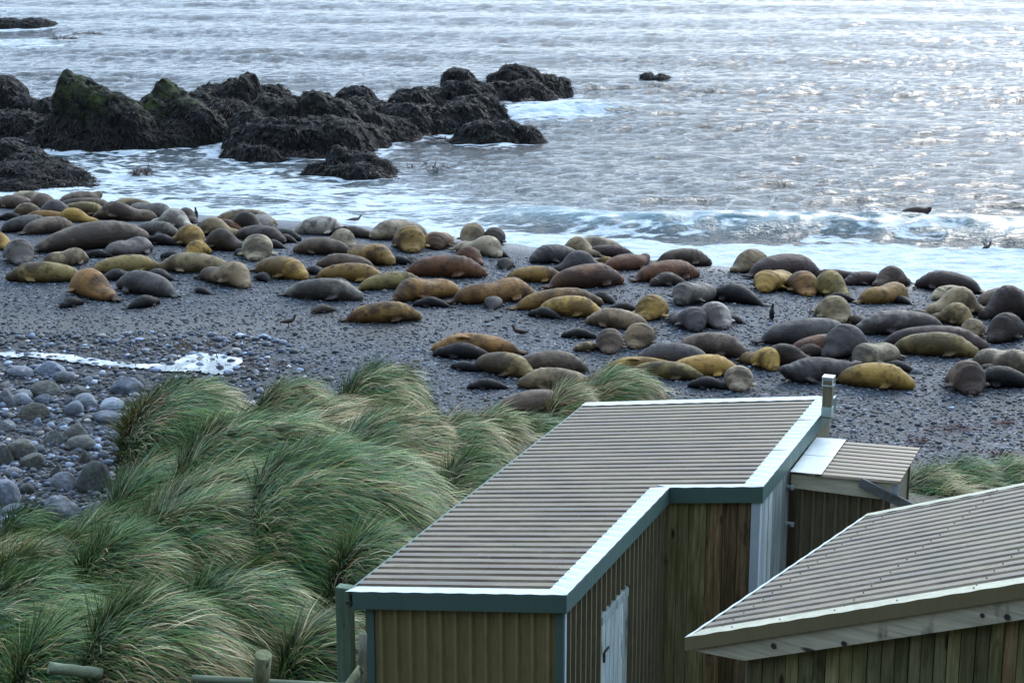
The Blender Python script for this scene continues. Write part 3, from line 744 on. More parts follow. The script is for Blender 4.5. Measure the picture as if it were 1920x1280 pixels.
# ================================================================== TUSSOCK GRASS
blade_mat, soil_mat = mat_blade(), mat_soil()
GREEN = np.array([(.058, .122, .034), (.040, .096, .038), (.100, .165, .040), (.052, .108, .055), (.155, .205, .06)])
STRAW = np.array([(.38, .31, .16), (.31, .22, .10), (.46, .39, .24), (.22, .135, .075)])
# photo x, photo y of its top, distance, rx, ry, straw share, label
TUS = [
 (352,730,41.5,1.75,2.6,.28,'tall crest shaped tussock at the left with straw tips against the pebbles'),
 (545,722,44,1.15,1.7,.62,'straw coloured tussock on the skyline between the tall crest and the windswept crown'),
 (715,694,45,1.35,1.9,.30,'highest tussock, its green crown combed to the right above the beach'),
 (618,765,42.5,1.5,1.9,.55,'straw and green tussock below the highest crown'),
 (745,788,40.5,1.7,2.1,.75,'dead straw coloured tussock in the middle right of the bank'),
 (868,795,41,1.2,1.8,.42,'grey green tussock nearest the beach beside the hut roof'),
 (500,792,37.5,2.2,2.3,.18,'wide green tussock in the centre of the bank'),
 (300,880,37.5,1.15,1.9,.25,'steep green tussock on the left flank above the boulders'),
 (630,858,33,2.45,3.0,.15,'largest dark green tussock, broad dome in front of the straw one'),
 (790,925,33.5,1.1,1.8,.2,'dark green tussock tucked against the left edge of the hut roof'),
 (885,868,36.5,.9,1.6,.25,'small green tussock squeezed beside the middle of the hut roof'),
 (430,905,33,2.0,2.8,.28,'big green tussock with a straw collar left of the largest dome'),
 (215,985,34.5,1.1,1.7,.35,'low green and straw tussock at the lower left above the big boulder'),
 (262,1010,31.0,1.3,1.8,.25,'rounded green tussock at the lower left centre'),
 (120,1055,31.5,1.6,2.2,.25,'green tussock near the left edge below the stones'),
 (10,1035,33,1.0,1.5,.45,'pale straw and green tussock at the left edge'),
 (50,990,36.8,.6,.9,.02,'small bright green tuft at the foot of the boulders'),
 (60,1110,27.5,1.4,1.8,.2,'dark green tussock at the lower left edge'),
 (290,1142,24.3,1.4,1.7,.18,'tussock nearest to the log, bottom left centre'),
 (115,1185,24.5,.9,1.3,.15,'grey green tussock hanging over the cut log'),
 (455,1085,26.5,1.35,1.6,.25,'drooping dark tussock above the short fence post'),
 (700,1010,29.0,.9,1.5,.4,'brownish drooping tussock beside the front left roof corner'),
 (600,1165,24.6,.75,1.2,.08,'dark bluish green tussock between the short post and the tall post'),
 (1160,699,51.6,1.35,1.4,.42,'bright green tussock behind the far roof edge of the green trimmed hut'),
 (1070,726,50.0,.8,1.2,.85,'reddish brown dead tussock left of the bright green one'),
 (1015,805,47.5,1.2,1.0,.35,'low green tussock beside the roof at the edge of the shingle'),
 (935,822,45.5,.8,1.0,.4,'little green tussock at the beach end of the bank'),
 (1820,890,44.2,.9,1.0,.25,'bright green tussock behind the brown roof, middle one'),
 (1745,924,43.2,.8,1.0,.7,'straw coloured tussock behind the porch and brown roof'),
 (1900,896,44.2,.8,1.0,.3,'green tussock cut by the right edge above the brown roof'),
]
WIND = np.array([1.0, -.18, 0])
domes = []
for (px, pv, D, rx, ry, sf, label) in TUS:
    p = at_D(px, pv, D); g = float(ground_z(p[0], p[1])); domes.append((p[0], p[1], p[2] - .10, g, rx, ry))
def surf_z(x, y, skip=None):
    z = ground_z(x, y)
    for i, (a, b, c, g, rx, ry) in enumerate(domes):
        u = np.hypot((x - a) / rx, (y - b) / ry); hgt = max(.35, c - g)
        zz = g - .35 + (hgt + .35) * np.clip(1 - u ** 2.6, 0, 1) ** .60
        z = np.where(u < 1, np.maximum(z, zz), z)
    return z
def grad(x, y, e=.06):
    return (surf_z(x + e, y) - surf_z(x - e, y)) / (2 * e), (surf_z(x, y + e) - surf_z(x, y - e)) / (2 * e)
def grass_on(x, y, n, sf, lenr, wid, lift=.34, windk=1.0, sd=0):
    gx, gy = grad(x, y); gx = np.clip(gx, -2.2, 2.2); gy = np.clip(gy, -2.2, 2.2)
    N = np.stack([-gx, -gy, np.ones(n)], 1); N /= np.linalg.norm(N, axis=1)[:, None]
    z = surf_z(x, y)
    w = np.tile(WIND, (n, 1)); sw = .5 * fbm(x * .45, y * .45, sd, 3, 91)
    w[:, 0], w[:, 1] = w[:, 0] * np.cos(sw) - w[:, 1] * np.sin(sw), w[:, 0] * np.sin(sw) + w[:, 1] * np.cos(sw)
    T = w - (w * N).sum(1)[:, None] * N; T /= np.linalg.norm(T, axis=1)[:, None] + 1e-6
    ck = fbm(x * 2.6, y * 2.6, 2, 3, 95)                    # blades lie in locks
    D = T * windk + N * (lift + .35 * ck[:, None]) + RG.normal(0, .20, (n, 3))
    L = RG.uniform(lenr[0], lenr[1], n) * (1 + .35 * ck)
    lee = sstep(-.2, 1.0, -gx)                               # the side away from the wind holds the dead leaves
    k = .55 * fbm(x * .7, y * .7, sd * 3.3, 3, 97) + .25 * vnoise(x * 3, y * 3, 0, 98)
    ps = np.clip(sf * (.7 + .6 * lee) + k * .95, 0.03, .97)
    isS = RG.random(n) < ps
    c = np.where(isS[:, None], STRAW[RG.integers(0, 4, n)], GREEN[RG.integers(0, 5, n)]) * (RG.uniform(.6, 1.75, n) * (1 + .5 * ck))[:, None]
    root = np.stack([x, y, z - .02], 1) - T * .05
    wd = RG.uniform(wid * .7, wid * 1.35, n)
    return root, D, N, L, wd, c
tot = 0
for i, (px, pv, D, rx, ry, sf, label) in enumerate(TUS):
    a, b, c, g, rx, ry = domes[i]
    area = rx * ry * math.pi * 1.6
    n = int(area * 560 * (33 / D) ** .5 * (1.25 if D < 35 else 1))
    u = np.sqrt(RG.random(n)) * 1.02; th = RG.uniform(0, 6.283, n)
    x = a + u * rx * np.cos(th); y = b + u * ry * np.sin(th)
    root, Dv, N, L, wd, cc = grass_on(x, y, n, sf, (.5, 1.0), .022 if D < 36 else .025, sd=i)
    if sf > .9: cc[:] = cc * np.array([1.0, .72, .62])
    o0 = np.array([a, b, g])
    e = empty('grass_tussock', (a, b, g)); tag(e, label, 'grass tussock', 'tussocks of windswept grass on the bank')
    # peaty core
    t_ = np.linspace(0, 1, 9); q = np.linspace(0, 2 * math.pi, 21)[:-1]
    V = [(0, 0, surf_z(a, b) - g - .06)]; Fc = []
    V = [(tt * rx * .97 * math.cos(k), tt * ry * .97 * math.sin(k), 0) for tt in t_[1:] for k in q]
    V = np.array([(0, 0, 0)] + V); V[:, 2] = (max(.35, c - g) + .33) * np.clip(1 - np.hypot(V[:, 0] / rx, V[:, 1] / ry) ** 2.2, 0, 1) ** .62 - .41
    sizes = [3] * 20 + [4] * (20 * 7); fl = []
    for k in range(20): fl += [0, 1 + k, 1 + (k + 1) % 20]
    for r in range(7):
        for k in range(20): A = 1 + r * 20 + k; B = 1 + r * 20 + (k + 1) % 20; fl += [A, A + 20, B + 20, B]
    link('peat_core', np_mesh('peat_core', V, fl, True, sizes), soil_mat, e)
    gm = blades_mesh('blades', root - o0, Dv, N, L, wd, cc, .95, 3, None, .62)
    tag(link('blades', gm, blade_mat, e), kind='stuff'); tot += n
# the shorter grass that covers the ground between the tussocks
n = 30000
y = 19 + 31 * RG.random(n) ** .8; x = RG.uniform(-1, 1, n) * (y * .31 + .5)
s_ = np.interp(x, _ex, _ey) - y
ok = (s_ > -.1) & ~((x > 1.4 - .0 * y) & (x < 7) & (y < 36)) & (RG.random(n) < np.where(x > 6, .55, 1)); x, y = x[ok], y[ok]; n = len(x)
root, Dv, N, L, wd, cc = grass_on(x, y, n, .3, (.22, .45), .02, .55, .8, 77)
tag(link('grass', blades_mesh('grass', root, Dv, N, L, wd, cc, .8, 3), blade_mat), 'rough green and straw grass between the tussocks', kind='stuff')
print('blades', tot, n)
# ================================================================== HUTS
class Frame:
    """a building's own axes: origin on its front roof corner, x to the right along the front, y away from the viewer"""
    def __init__(s, org, yaw):
        s.o = np.array(org, float); s.yaw = yaw
        s.X = np.array([math.cos(yaw), -math.sin(yaw), 0]); s.Y = np.array([math.sin(yaw), math.cos(yaw), 0]); s.Z = np.array([0, 0, 1.])
    def loc(s, p): d = np.asarray(p) - s.o; return np.array([d @ s.X, d @ s.Y, d[2]])
    def hit(s, px, pv, n, off):
        """where the sight line of a photo point meets the plane n.p = off (building axes)"""
        r = ray(px, pv); A = s.loc(_C); d = np.array([r @ s.X, r @ s.Y, r[2]]); n = np.array(n, float)
        return A + d * ((off - A @ n) / (d @ n))
    def root(s, name, zg):
        e = empty(name, (s.o[0], s.o[1], zg), -s.yaw); e['h'] = float(s.o[2] - zg); return e
def part(mb, name, mat, root, bevel=0, smooth=False):
    o = mb.build(name, mat, root, smooth, bevel); o.location = (0, 0, root['h']); return o
def sub(mb, name, mat, par, bevel=0):
    return mb.build(name, mat, par, False, bevel)
def rib_profile(L, pitch, hr, base=.09, top=.045, flip=False):
    """(t, height) along the direction across the ribs"""
    n = max(1, round(L / pitch)); pitch = L / n; P = [(0, 0)]
    for k in range(n):
        c = (k + .5) * pitch
        P += [(c - base / 2, 0), (c - top / 2, hr), (c + top / 2, hr), (c + base / 2, 0)]
        if k < n - 1: P.append((c + pitch / 2 - .012, 0)); P.append((c + pitch / 2, .004)); P.append((c + pitch / 2 + .012, 0))
    P.append((L, 0)); return P
def roof_sheet(root, mat, x0, x1, y0, y1, slope, drop, pitch=.213, hr=.044, thick=.006, zoff=0):
    mb = MB(); pr = rib_profile(y1 - y0, pitch, hr, .178, .116); n = len(pr); v = []
    for x in (x0, x1):
        for t, h in pr: v.append((x, y0 + t, slope * x - drop + h + zoff))
    for x in (x0, x1):
        for t, h in pr: v.append((x, y0 + t, slope * x - drop + h - thick + zoff))
    f = [(i, i + n, i + n + 1, i + 1) for i in range(n - 1)] + [(2 * n + i, 2 * n + i + 1, 3 * n + i + 1, 3 * n + i) for i in range(n - 1)]
    f += [(i, i + 1, 2 * n + i + 1, 2 * n + i) for i in range(n - 1)] + [(n + i, 3 * n + i, 3 * n + i + 1, n + i + 1) for i in range(n - 1)]
    f += [(0, 2 * n, 3 * n, n), (n - 1, 2 * n - 1, 4 * n - 1, 3 * n - 1)]
    mb.add(v, f); return part(mb, 'roof_sheet', mat, root)
def wall_sheet(root, mat, a, b, z0, ztop_a, ztop_b, pitch=.2, hr=.03, thick=.006, out=-1):
    """upright ribbed sheet from plan point a to b; ribs stand out to the right hand side of a->b"""
    hr *= 1.75; a = np.array(a, float); b = np.array(b, float); L = np.linalg.norm(b - a); t = (b - a) / L; nn = np.array([t[1], -t[0]])
    pr = rib_profile(L, pitch, hr, .075, .035); n = len(pr); v = []
    for lay in (0, 1):
        for top in (0, 1):
            for q, h in pr:
                p = a + t * q + nn * (h - lay * thick); z = z0 if not top else ztop_a + (ztop_b - ztop_a) * q / L
                v.append((p[0], p[1], z))
    f = [(i, i + 1, n + i + 1, n + i) for i in range(n - 1)] + [(2 * n + i, 3 * n + i, 3 * n + i + 1, 2 * n + i + 1) for i in range(n - 1)]
    f += [(n + i, n + i + 1, 3 * n + i + 1, 3 * n + i) for i in range(n - 1)]
    mb = MB().add(v, f); return part(mb, 'wall_sheet', mat, root)
def strip_flashing(root, mat, quad, teeth, name='flashing', th=.004, pitch=.213):
    """flat folded sheet: quad = outer edge p0->p1 then inner edge p2->p3 (p3 beside p0); inner edge cut to the ribs when teeth"""
    p0, p1, p2, p3 = [np.array(q, float) for q in quad]
    n = max(1, int(round(np.linalg.norm(p1 - p0) / pitch)))
    outer, inner = [], []
    m = n * 4
    for i in range(m + 1):
        s = i / m; a = p0 * (1 - s) + p1 * s; b = p3 * (1 - s) + p2 * s
        w = b - a
        if teeth:
            ph = i % 4; k = {0: 1.0, 1: .97, 2: .90, 3: .97}[ph] + rnd.uniform(-.01, .01); b = a + w * k
            b = b + np.array([0, 0, {0: -.012, 1: 0, 2: .006, 3: 0}[ph]])
        a = a + np.array([0, 0, .003 * math.sin(i * 1.1)]); outer.append(a); inner.append(b)
    V = outer + inner + [q - [0, 0, th] for q in outer] + [q - [0, 0, th] for q in inner]; M_ = m + 1
    f = []
    for i in range(m):
        f += [(i, i + 1, M_ + i + 1, M_ + i), (2 * M_ + i, 3 * M_ + i, 3 * M_ + i + 1, 2 * M_ + i + 1), (i, 2 * M_ + i, 2 * M_ + i + 1, i + 1), (M_ + i, M_ + i + 1, 3 * M_ + i + 1, 3 * M_ + i)]
    f += [(0, M_, 3 * M_, 2 * M_), (m, 2 * M_ + m, 3 * M_ + m, M_ + m)]
    return part(MB().add(V, f), name, mat, root)
def screws(root, mat, pts, name='roof_screws'):
    mb = MB()
    for p in pts: mb.loft([Vector(p), Vector(p) + Vector((0, 0, .012))], [.008, .006], 6)
    o = part(mb, name, mat, root); o['kind'] = 'stuff'; return o

green = mat_painted('green_trim_paint', (.066, .125, .112), (.05, .07, .05), .3, .38)
white = mat_painted('white_flashing_paint', (.56, .62, .64), (.34, .40, .38), .55, .35)
cream = mat_painted('cream_flashing_paint', (.42, .40, .29), (.22, .24, .16), .6, .4)
brownf = mat_painted('brown_fascia_paint', (.18, .152, .078), (.10, .09, .05), .3, .42)
roofA = mat_roof('brown_roof_paint', [(.066, .044, .029), (.132, .094, .060), (.205, .158, .106), (.120, .108, .058)])
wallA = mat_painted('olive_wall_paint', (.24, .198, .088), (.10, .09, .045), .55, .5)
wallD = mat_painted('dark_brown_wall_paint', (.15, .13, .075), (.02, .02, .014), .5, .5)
plankG = mat_wood('green_stained_plank', [(.05, .05, .026), (.18, .17, .085), (.36, .32, .20)], .55)
plankB = mat_wood('brown_plank', [(.045, .030, .018), (.18, .120, .065), (.38, .29, .18)], .25)
plankW = mat_wood('white_washed_plank', [(.16, .20, .20), (.36, .42, .43), (.55, .60, .60)], .25, knots=False)
beamX = mat_wood('pale_weathered_beam', [(.34, .32, .24), (.62, .59, .46), (.78, .74, .62)], .2, axis='x')
postG = mat_wood('green_grey_post', [(.09, .15, .105), (.18, .27, .20), (.28, .36, .28)], .4)
logM = mat_wood('round_fence_log', [(.06, .075, .04), (.14, .15, .09), (.24, .24, .17)], .7)
logX = mat_wood('round_fence_rail', [(.08, .10, .07), (.16, .19, .13), (.26, .28, .21)], .4, axis='x')
galv = mat_plain('galvanised_metal', (.32, .36, .40), .35, .2, 6, .5)
whitep = mat_painted('pale_blue_white_post', (.42, .50, .58), (.3, .36, .4), .4, .4)
dark = mat_plain('dark_metal', (.03, .03, .03), .5); soff = mat_plain('dark_soffit_board', (.03, .028, .022), .9)

# ---------------- hut with green trim, L shaped
DA = 20.5; k_ = DA / 23.6
Wd, rs, L1, W2, L2 = 3.38 * k_, .135, 4.93 * k_, 1.56 * k_, 5.62 * k_
fA = Frame(at_D(1060, 1113, DA), math.radians(21.6)); zgA = 4.5
hA = fA.root('green_trimmed_hut', zgA)
tag(hA, 'L shaped hut with brown ribbed roof, white flashing and green fascia', 'hut')
Lt = L1 + L2; DR = .056
ft = .24                                             # fascia depth
for k in range(5): roof_sheet(hA, roofA, -Wd, -.04, .03 + k * (L1 - .03) / 5, .03 + (k + 1) * (L1 - .03) / 5 + .0, rs, DR, zoff=.0006 * (k % 2))
for k in range(6): roof_sheet(hA, roofA, -Wd + .002, W2 - .04, L1 + .001 + k * (L2 - .03) / 6, L1 + .001 + (k + 1) * (L2 - .03) / 6, rs, DR, zoff=.0006 * (k % 2))
R_ = lambda x, y, d=0.0: (x, y, rs * x + d)
strip_flashing(hA, white, [R_(-Wd - .03, -.03), R_(.03, -.03), R_(-.22, .16), R_(-Wd + .06, .16)], False)
strip_flashing(hA, white, [R_(.03, -.034, .002), R_(.03, L1 + .0, .002), R_(-.27, L1 - .0, .002), R_(-.27, .12, .002)], True)
strip_flashing(hA, white, [R_(.035, L1 - .03, -.001), R_(W2 + .03, L1 - .03, -.001), R_(W2 - .25, L1 + .10, -.001), R_(-.20, L1 + .10, -.001)], False)
for a, b in ((0, .36), (.36, .7), (.7, 1)):
    strip_flashing(hA, white, [R_(W2 + .03, L1 - .03 + a * L2, .003 + .002 * a), R_(W2 + .03, L1 - .03 + b * L2 + .01, .003 + .002 * a), R_(W2 - .29, L1 + b * L2, .003 + .002 * a), R_(W2 - .29, L1 + a * L2 + .05, .003 + .002 * a)], True)
strip_flashing(hA, white, [R_(-Wd - .03, Lt - .20, -.002), R_(W2 - .25, Lt - .20, -.002), R_(W2 - .25, Lt + .03, -.002), R_(-Wd - .03, Lt + .03, -.002)], False, 'ridge_flashing')
def raked(x0, x1, y0, y1, top, bot): # board following the roof slope
    return [(x0, y0, rs * x0 + bot), (x1, y0, rs * x1 + bot), (x1, y1, rs * x1 + bot), (x0, y1, rs * x0 + bot), (x0, y0, rs * x0 + top), (x1, y0, rs * x1 + top), (x1, y1, rs * x1 + top), (x0, y1, rs * x0 + top)]
for q in (raked(-Wd + .07, .0, -.028, .0, -.006, -ft), raked(.03, W2, L1 - .028, L1, -.006, -ft), raked(-Wd, W2, Lt, Lt + .028, -.006, -ft)):
    part(MB().hexa(q), 'fascia', green, hA, .003)
for (x, a, b) in ((.0, -.028, L1 - .028), (W2, L1 - .028, Lt + .028), (-Wd - .028, .03, Lt)):
    part(MB().hexa([(x, a, rs * x - .007 - ft), (x + .028, a, rs * x - .007 - ft), (x + .028, b, rs * x - .007 - ft), (x, b, rs * x - .007 - ft), (x, a, rs * x - .008), (x + .028, a, rs * x - .008), (x + .028, b, rs * x - .008), (x, b, rs * x - .008)]), 'fascia', green, hA, .003)
part(MB().hexa(raked(-Wd + .02, -.01, .02, L1, -.06, -.10)).hexa(raked(-Wd + .02, W2 - .01, L1 + .01, Lt - .01, -.06, -.10)), 'soffit', soff, hA)  # unseen slab below the roof sheets, put in to block light
part(MB().box((-Wd + .02, -.036, -Wd * rs - .15), (.07, .012, .05)), 'bracket', dark, hA)
sp = []
for y in [(j + .5) * .2135 for j in range(43)]:
    xr = (-.04 if y < L1 else W2 - .04)
    for k in (-Wd + .22, -Wd * .47, -.45 if y < L1 else .25, None if y < L1 else W2 - .5):
        if k is not None: sp.append((k + rnd.uniform(-.01, .01), y, rs * k - DR + .034))
screws(hA, dark, sp)
zb = -fA.o[2] + zgA - .3                             # foot of the walls, a little below the ground
xl = -Wd + .22; wy = .10
n = 3
for k in range(n):
    a = xl + .1 + (-.14 - xl - .1) * k / n; b = xl + .1 + (-.14 - xl - .1) * (k + 1) / n
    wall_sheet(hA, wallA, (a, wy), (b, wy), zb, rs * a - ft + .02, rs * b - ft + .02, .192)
part(MB().box((xl + .05, wy, (zb + rs * xl - .12) / 2), (.10, .07, -zb - .12 + rs * xl)), 'corner_trim', green, hA, .004)
part(MB().box((-.09, wy - .005, (zb - .12) / 2), (.10, .09, -zb - .12)), 'corner_trim', green, hA, .004)
part(MB().box((-.034, wy + .01, (zb - .12) / 2), (.012, .06, -zb - .12)), 'corner_trim', whitep, hA)
# long side wall with the weathered door
xw = -.075
d0 = fA.hit(1125, 1150, (1, 0, 0), xw)[1]; d1 = fA.hit(1175, 1110, (1, 0, 0), xw)[1]; dz = fA.hit(1174, 1098, (1, 0, 0), xw)[2]
segs = [(wy + .05, d0 - .03)] + [(d1 + .03 + (L1 - d1 - .03) * k / 3, d1 + .03 + (L1 - d1 - .03) * (k + 1) / 3) for k in range(3)]
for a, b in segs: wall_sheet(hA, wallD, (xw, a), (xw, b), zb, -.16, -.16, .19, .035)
wall_sheet(hA, wallD, (xw - .001, d0 - .03), (xw - .001, d1 + .03), dz + .05, -.16, -.16, .19, .035)
door = part(MB().box((xw - .02, (d0 + d1) / 2, (zb + dz) / 2), (.03, d1 - d0, dz - zb)), 'door', plankW, hA, .003)
nb_ = 6; pw = (d1 - d0) / nb_
for k in range(nb_): sub(MB().box((xw + .008, d0 + pw * (k + .5), (zb + dz) / 2 - .01), (.022, pw - .010, dz - zb - rnd.uniform(.0, .03))), 'board', plankW, door, .003)
sub(MB().box((xw + .025, (d0 + d1) / 2, dz - .08), (.02, d1 - d0 - .01, .11)), 'rail', plankW, door, .003)
sub(MB().box((xw + .034, d0 + .10, dz - .62), (.025, .03, .14)).box((xw + .034, d0 + .2, dz - .55), (.02, .16, .03)), 'latch', dark, door)
# timber planked return wall
ws = [.17, .15, .24, .22, .19, .20]; tw_ = sum(ws); x = xw + .02; sc_ = (W2 - .13 - x) / tw_
for k, w_ in enumerate(ws):
    w_ *= sc_; yy = L1 + .07 + rnd.uniform(-.008, .008)
    part(MB().box((x + w_ / 2, yy, (zb + rs * (x + w_ / 2) - .2) / 2), (w_ - .008, .035, -zb + rs * (x + w_ / 2) - .2)), 'plank', plankG if k < 3 else plankB, hA, .004); x += w_
part(MB().box(((xw - .1 + W2 - .1) / 2, L1 + .105, zb / 2 - .05), (W2 - xw, .02, -zb)), 'wall_lining', soff, hA)
part(MB().box((W2 - .075, L1 + .05, (zb - .1) / 2 + .03), (.13, .10, -zb - .08)), 'corner_post', whitep, hA, .004)
p_ = fA.hit(1477, 1000, (1, 0, 0), W2 - .01)[1]
x = L1 + .11; nn_ = 8; st_ = (p_ - x) / nn_
for k in range(nn_): part(MB().box((W2 - .03 + rnd.uniform(-.004, .004), x + st_ * (k + .5), (zb - .05) / 2), (.03, st_ - .012, -zb + .0)), 'plank', plankW, hA, .004)
part(MB().box((W2 - .06, (p_ + Lt) / 2, (zb - .05) / 2), (.03, Lt - p_ - .15, -zb + .0)), 'side_wall', wallD, hA)
part(MB().box((-Wd + .2, Lt / 2, (zb - .5) / 2), (.03, Lt - .2, -zb - .35)).box(((-Wd + W2) / 2, Lt - .12, (zb - .5) / 2), (Wd + W2 - .42, .03, -zb - .35)), 'back_wall', wallD, hA)
# annex roof on the right with its beam, ribbed wall and brace
P1 = fA.hit(1531, 819, (1, 0, 0), W2 + .035); P2 = fA.hit(1482, 887, (1, 0, 0), W2 + .035)
ya, yb_ = P2[1], P1[1]; za = (P1[2] + P2[2]) / 2
Q1 = fA.hit(1718, 850, (0, 1, 0), yb_); Q2 = fA.hit(1696, 889, (0, 1, 0), ya); xo = (Q1[0] + Q2[0]) / 2; zo = (Q1[2] + Q2[2]) / 2
sl = (zo - za) / (xo - W2 - .035)
print('annex', P1, P2, Q1, Q2, sl)
AZ = lambda x, d=0.0: za + sl * (x - W2 - .035) + d
hA['annex'] = 1
xs0 = W2 + .5
for k in range(2):
    o = roof_sheet(hA, roofA, xs0 - .10, xo, ya + k * (yb_ - ya) / 2, ya + (k + 1) * (yb_ - ya) / 2, sl, -za + sl * (W2 + .035) + .035, .19, .03, zoff=.0007 * k)
AP = lambda x, y, d=0.0: (x, y, AZ(x, d))
ym = (ya + yb_) / 2
strip_flashing(hA, white, [AP(W2 + .036, ya - .02, .012), AP(W2 + .036, ym, .012), AP(xs0, ym, .012), AP(xs0, ya - .02, .012)], False, 'annex_flashing')
strip_flashing(hA, white, [AP(W2 + .036, ym - .03, .016), AP(W2 + .036, yb_ + .02, .016), AP(xs0, yb_ + .02, .016), AP(xs0, ym - .03, .016)], False, 'annex_flashing')
bz = .20
part(MB().hexa([(W2 + .04, ya + .04, AZ(W2 + .04, -.06 - bz)), (xo - .12, ya + .04, AZ(W2 + .3, -.06 - bz) - .02), (xo - .12, ya + .10, AZ(W2 + .3, -.06 - bz) - .02), (W2 + .04, ya + .10, AZ(W2 + .04, -.06 - bz)),
                (W2 + .04, ya + .04, AZ(W2 + .04, -.05)), (xo - .12, ya + .04, AZ(xo - .12, -.05)), (xo - .12, ya + .10, AZ(xo - .12, -.05)), (W2 + .04, ya + .10, AZ(W2 + .04, -.05))]), 'annex_beam', beamX, hA, .004)
xa = W2 + .05
for k in range(2):
    a = xa + .07 + (xo - .25 - xa) * k / 2; b = xa + .07 + (xo - .25 - xa) * (k + 1) / 2
    wall_sheet(hA, wallD, (a, ya + .16), (b, ya + .16), zb, AZ(a, -.12), AZ(b, -.12), .19, .032)
part(MB().box((xo - .17, (ya + yb_) / 2 + .08, (zb + zo) / 2 - .05), (.03, yb_ - ya - .2, zo - zb - .14)).box(((W2 + xo) / 2, yb_ - .06, (zb + zo) / 2 - .05), (xo - W2 - .25, .03, zo - zb - .14)), 'annex_wall', wallD, hA)
part(MB().box((xo - .07, ya + .07, zo - .19), (.10, .02, .22)), 'gusset', whitep, hA, .003)
b0 = fA.hit(1612, 903, (0, 1, 0), ya - .03); b1 = fA.hit(1712, 953, (0, 1, 0), ya - .03)
part(MB().bar(b0, b1, .05, .145), 'brace', mat_wood('grey_brace_timber', [(.08, .09, .09), (.15, .165, .17), (.22, .24, .24)], .15, axis='x'), hA, .004)
pc = fA.hit(1469, 950, (0, 1, 0), ya - .02)
part(MB().loft([(pc[0], ya - .02, zb), (pc[0], ya - .02, AZ(W2, -.1))], [.022, .022], 10), 'conduit', galv, hA, smooth=True)
for v_ in (912, 981):
    q = fA.hit(1480, v_, (0, 1, 0), ya - .03); part(MB().box((q[0], ya - .02, q[2]), (.14, .04, .035)).box((q[0] + .05, ya - .05, q[2]), (.05, .05, .06)), 'pipe_clip', galv, hA, .003)
# square vent post with white cap through the far roof corner
v0 = fA.hit(1551, 776, (-rs, 0, 1), 0.0); vt = fA.hit(1551, 706, (0, 1, 0), v0[1])
part(MB().box((v0[0], v0[1], (v0[2] + vt[2]) / 2 - .05), (.15, .15, vt[2] - v0[2])), 'vent_post', wallD, hA, .004)
mb = MB(); hz = .125
for sx, sy in ((-1, -1), (1, -1), (-1, 1), (1, 1)): mb.box((v0[0] + sx * .078, v0[1] + sy * .078, vt[2] - hz / 2), (.016, .016, hz))
mb.box((v0[0], v0[1], vt[2] + .006), (.18, .18, .018)); mb.box((v0[0], v0[1], vt[2] - hz), (.176, .176, .016)); part(mb, 'vent_cap', white, hA)
part(MB().box((v0[0], v0[1], vt[2] - hz / 2 - .01), (.13, .13, hz - .02)), 'vent_mesh', galv, hA)
part(MB().box((v0[0], v0[1], v0[2] + .05), (.165, .165, .16)), 'vent_collar', mat_painted('pale_green_collar', (.33, .42, .40), (.2, .26, .22), .5), hA, .005)

# ---------------- brown roofed shed, lower right
fB = Frame(at_D(1289, 1192, 16.4), math.radians(34.68)); zgB = 5.1
hB = fB.root('brown_roofed_shed', zgB); tag(hB, 'nearest shed at lower right with brown sloping ribbed roof and weathered plank wall', 'shed')
sB, LB, WB = .402, 4.26, 5.2
for k in range(5): roof_sheet(hB, roofA, .02, WB, .05 + k * (LB - .06) / 5, .05 + (k + 1) * (LB - .06) / 5, sB, .04, .211, .032, zoff=.0006 * (k % 2))
RB_ = lambda x, y, d=0.0: (x, y, sB * x + d)
strip_flashing(hB, cream, [RB_(-.02, -.03), RB_(WB, -.03), RB_(WB, .17), RB_(.10, .17)], False)
strip_flashing(hB, cream, [RB_(-.02, LB - .12), RB_(WB, LB - .12), RB_(WB, LB + .03), RB_(-.02, LB + .03)], False)
strip_flashing(hB, white, [RB_(-.02, -.02, -.003), RB_(-.02, LB + .02, -.003), RB_(.02, LB + .02, -.003), RB_(.02, -.02, -.003)], False, 'edge_flashing')
def rakeB(x0, x1, y0, y1, top, bot):
    return [(x0, y0, sB * x0 + bot), (x1, y0, sB * x1 + bot), (x1, y1, sB * x1 + bot), (x0, y1, sB * x0 + bot), (x0, y0, sB * x0 + top), (x1, y0, sB * x1 + top), (x1, y1, sB * x1 + top), (x0, y1, sB * x0 + top)]
part(MB().hexa(rakeB(-.01, WB, -.028, 0, -.006, -.145)), 'fascia', brownf, hB, .003)
part(MB().hexa(rakeB(.0, WB, LB, LB + .028, -.006, -.145)), 'fascia', brownf, hB, .003)
part(MB().hexa(rakeB(.03, WB, .03, LB, -.055, -.09)), 'soffit', soff, hB)
q = rakeB(.07, WB, .012, .09, -.147, -.355); q[0] = (.62, .012, sB * .62 - .355 - .0); q[3] = (.62, .09, sB * .62 - .355); q[4] = (.02, .012, -.147); q[7] = (.02, .09, -.147)
bm_ = part(MB().hexa(q), 'barge_beam', beamX, hB, .004)
for px, pv in ((1451, 1210), (1583, 1206), (1842, 1153), (1889, 1156)):
    h_ = fB.hit(px, pv, (0, 1, 0), .010); sub(MB().loft([(h_[0], .004, h_[2]), (h_[0], .02, h_[2])], [.022 + .004 * (px % 3), .018], 10), 'bolt', dark, bm_)
x = .60; i = 0
zbB = zgB - fB.o[2] - .3
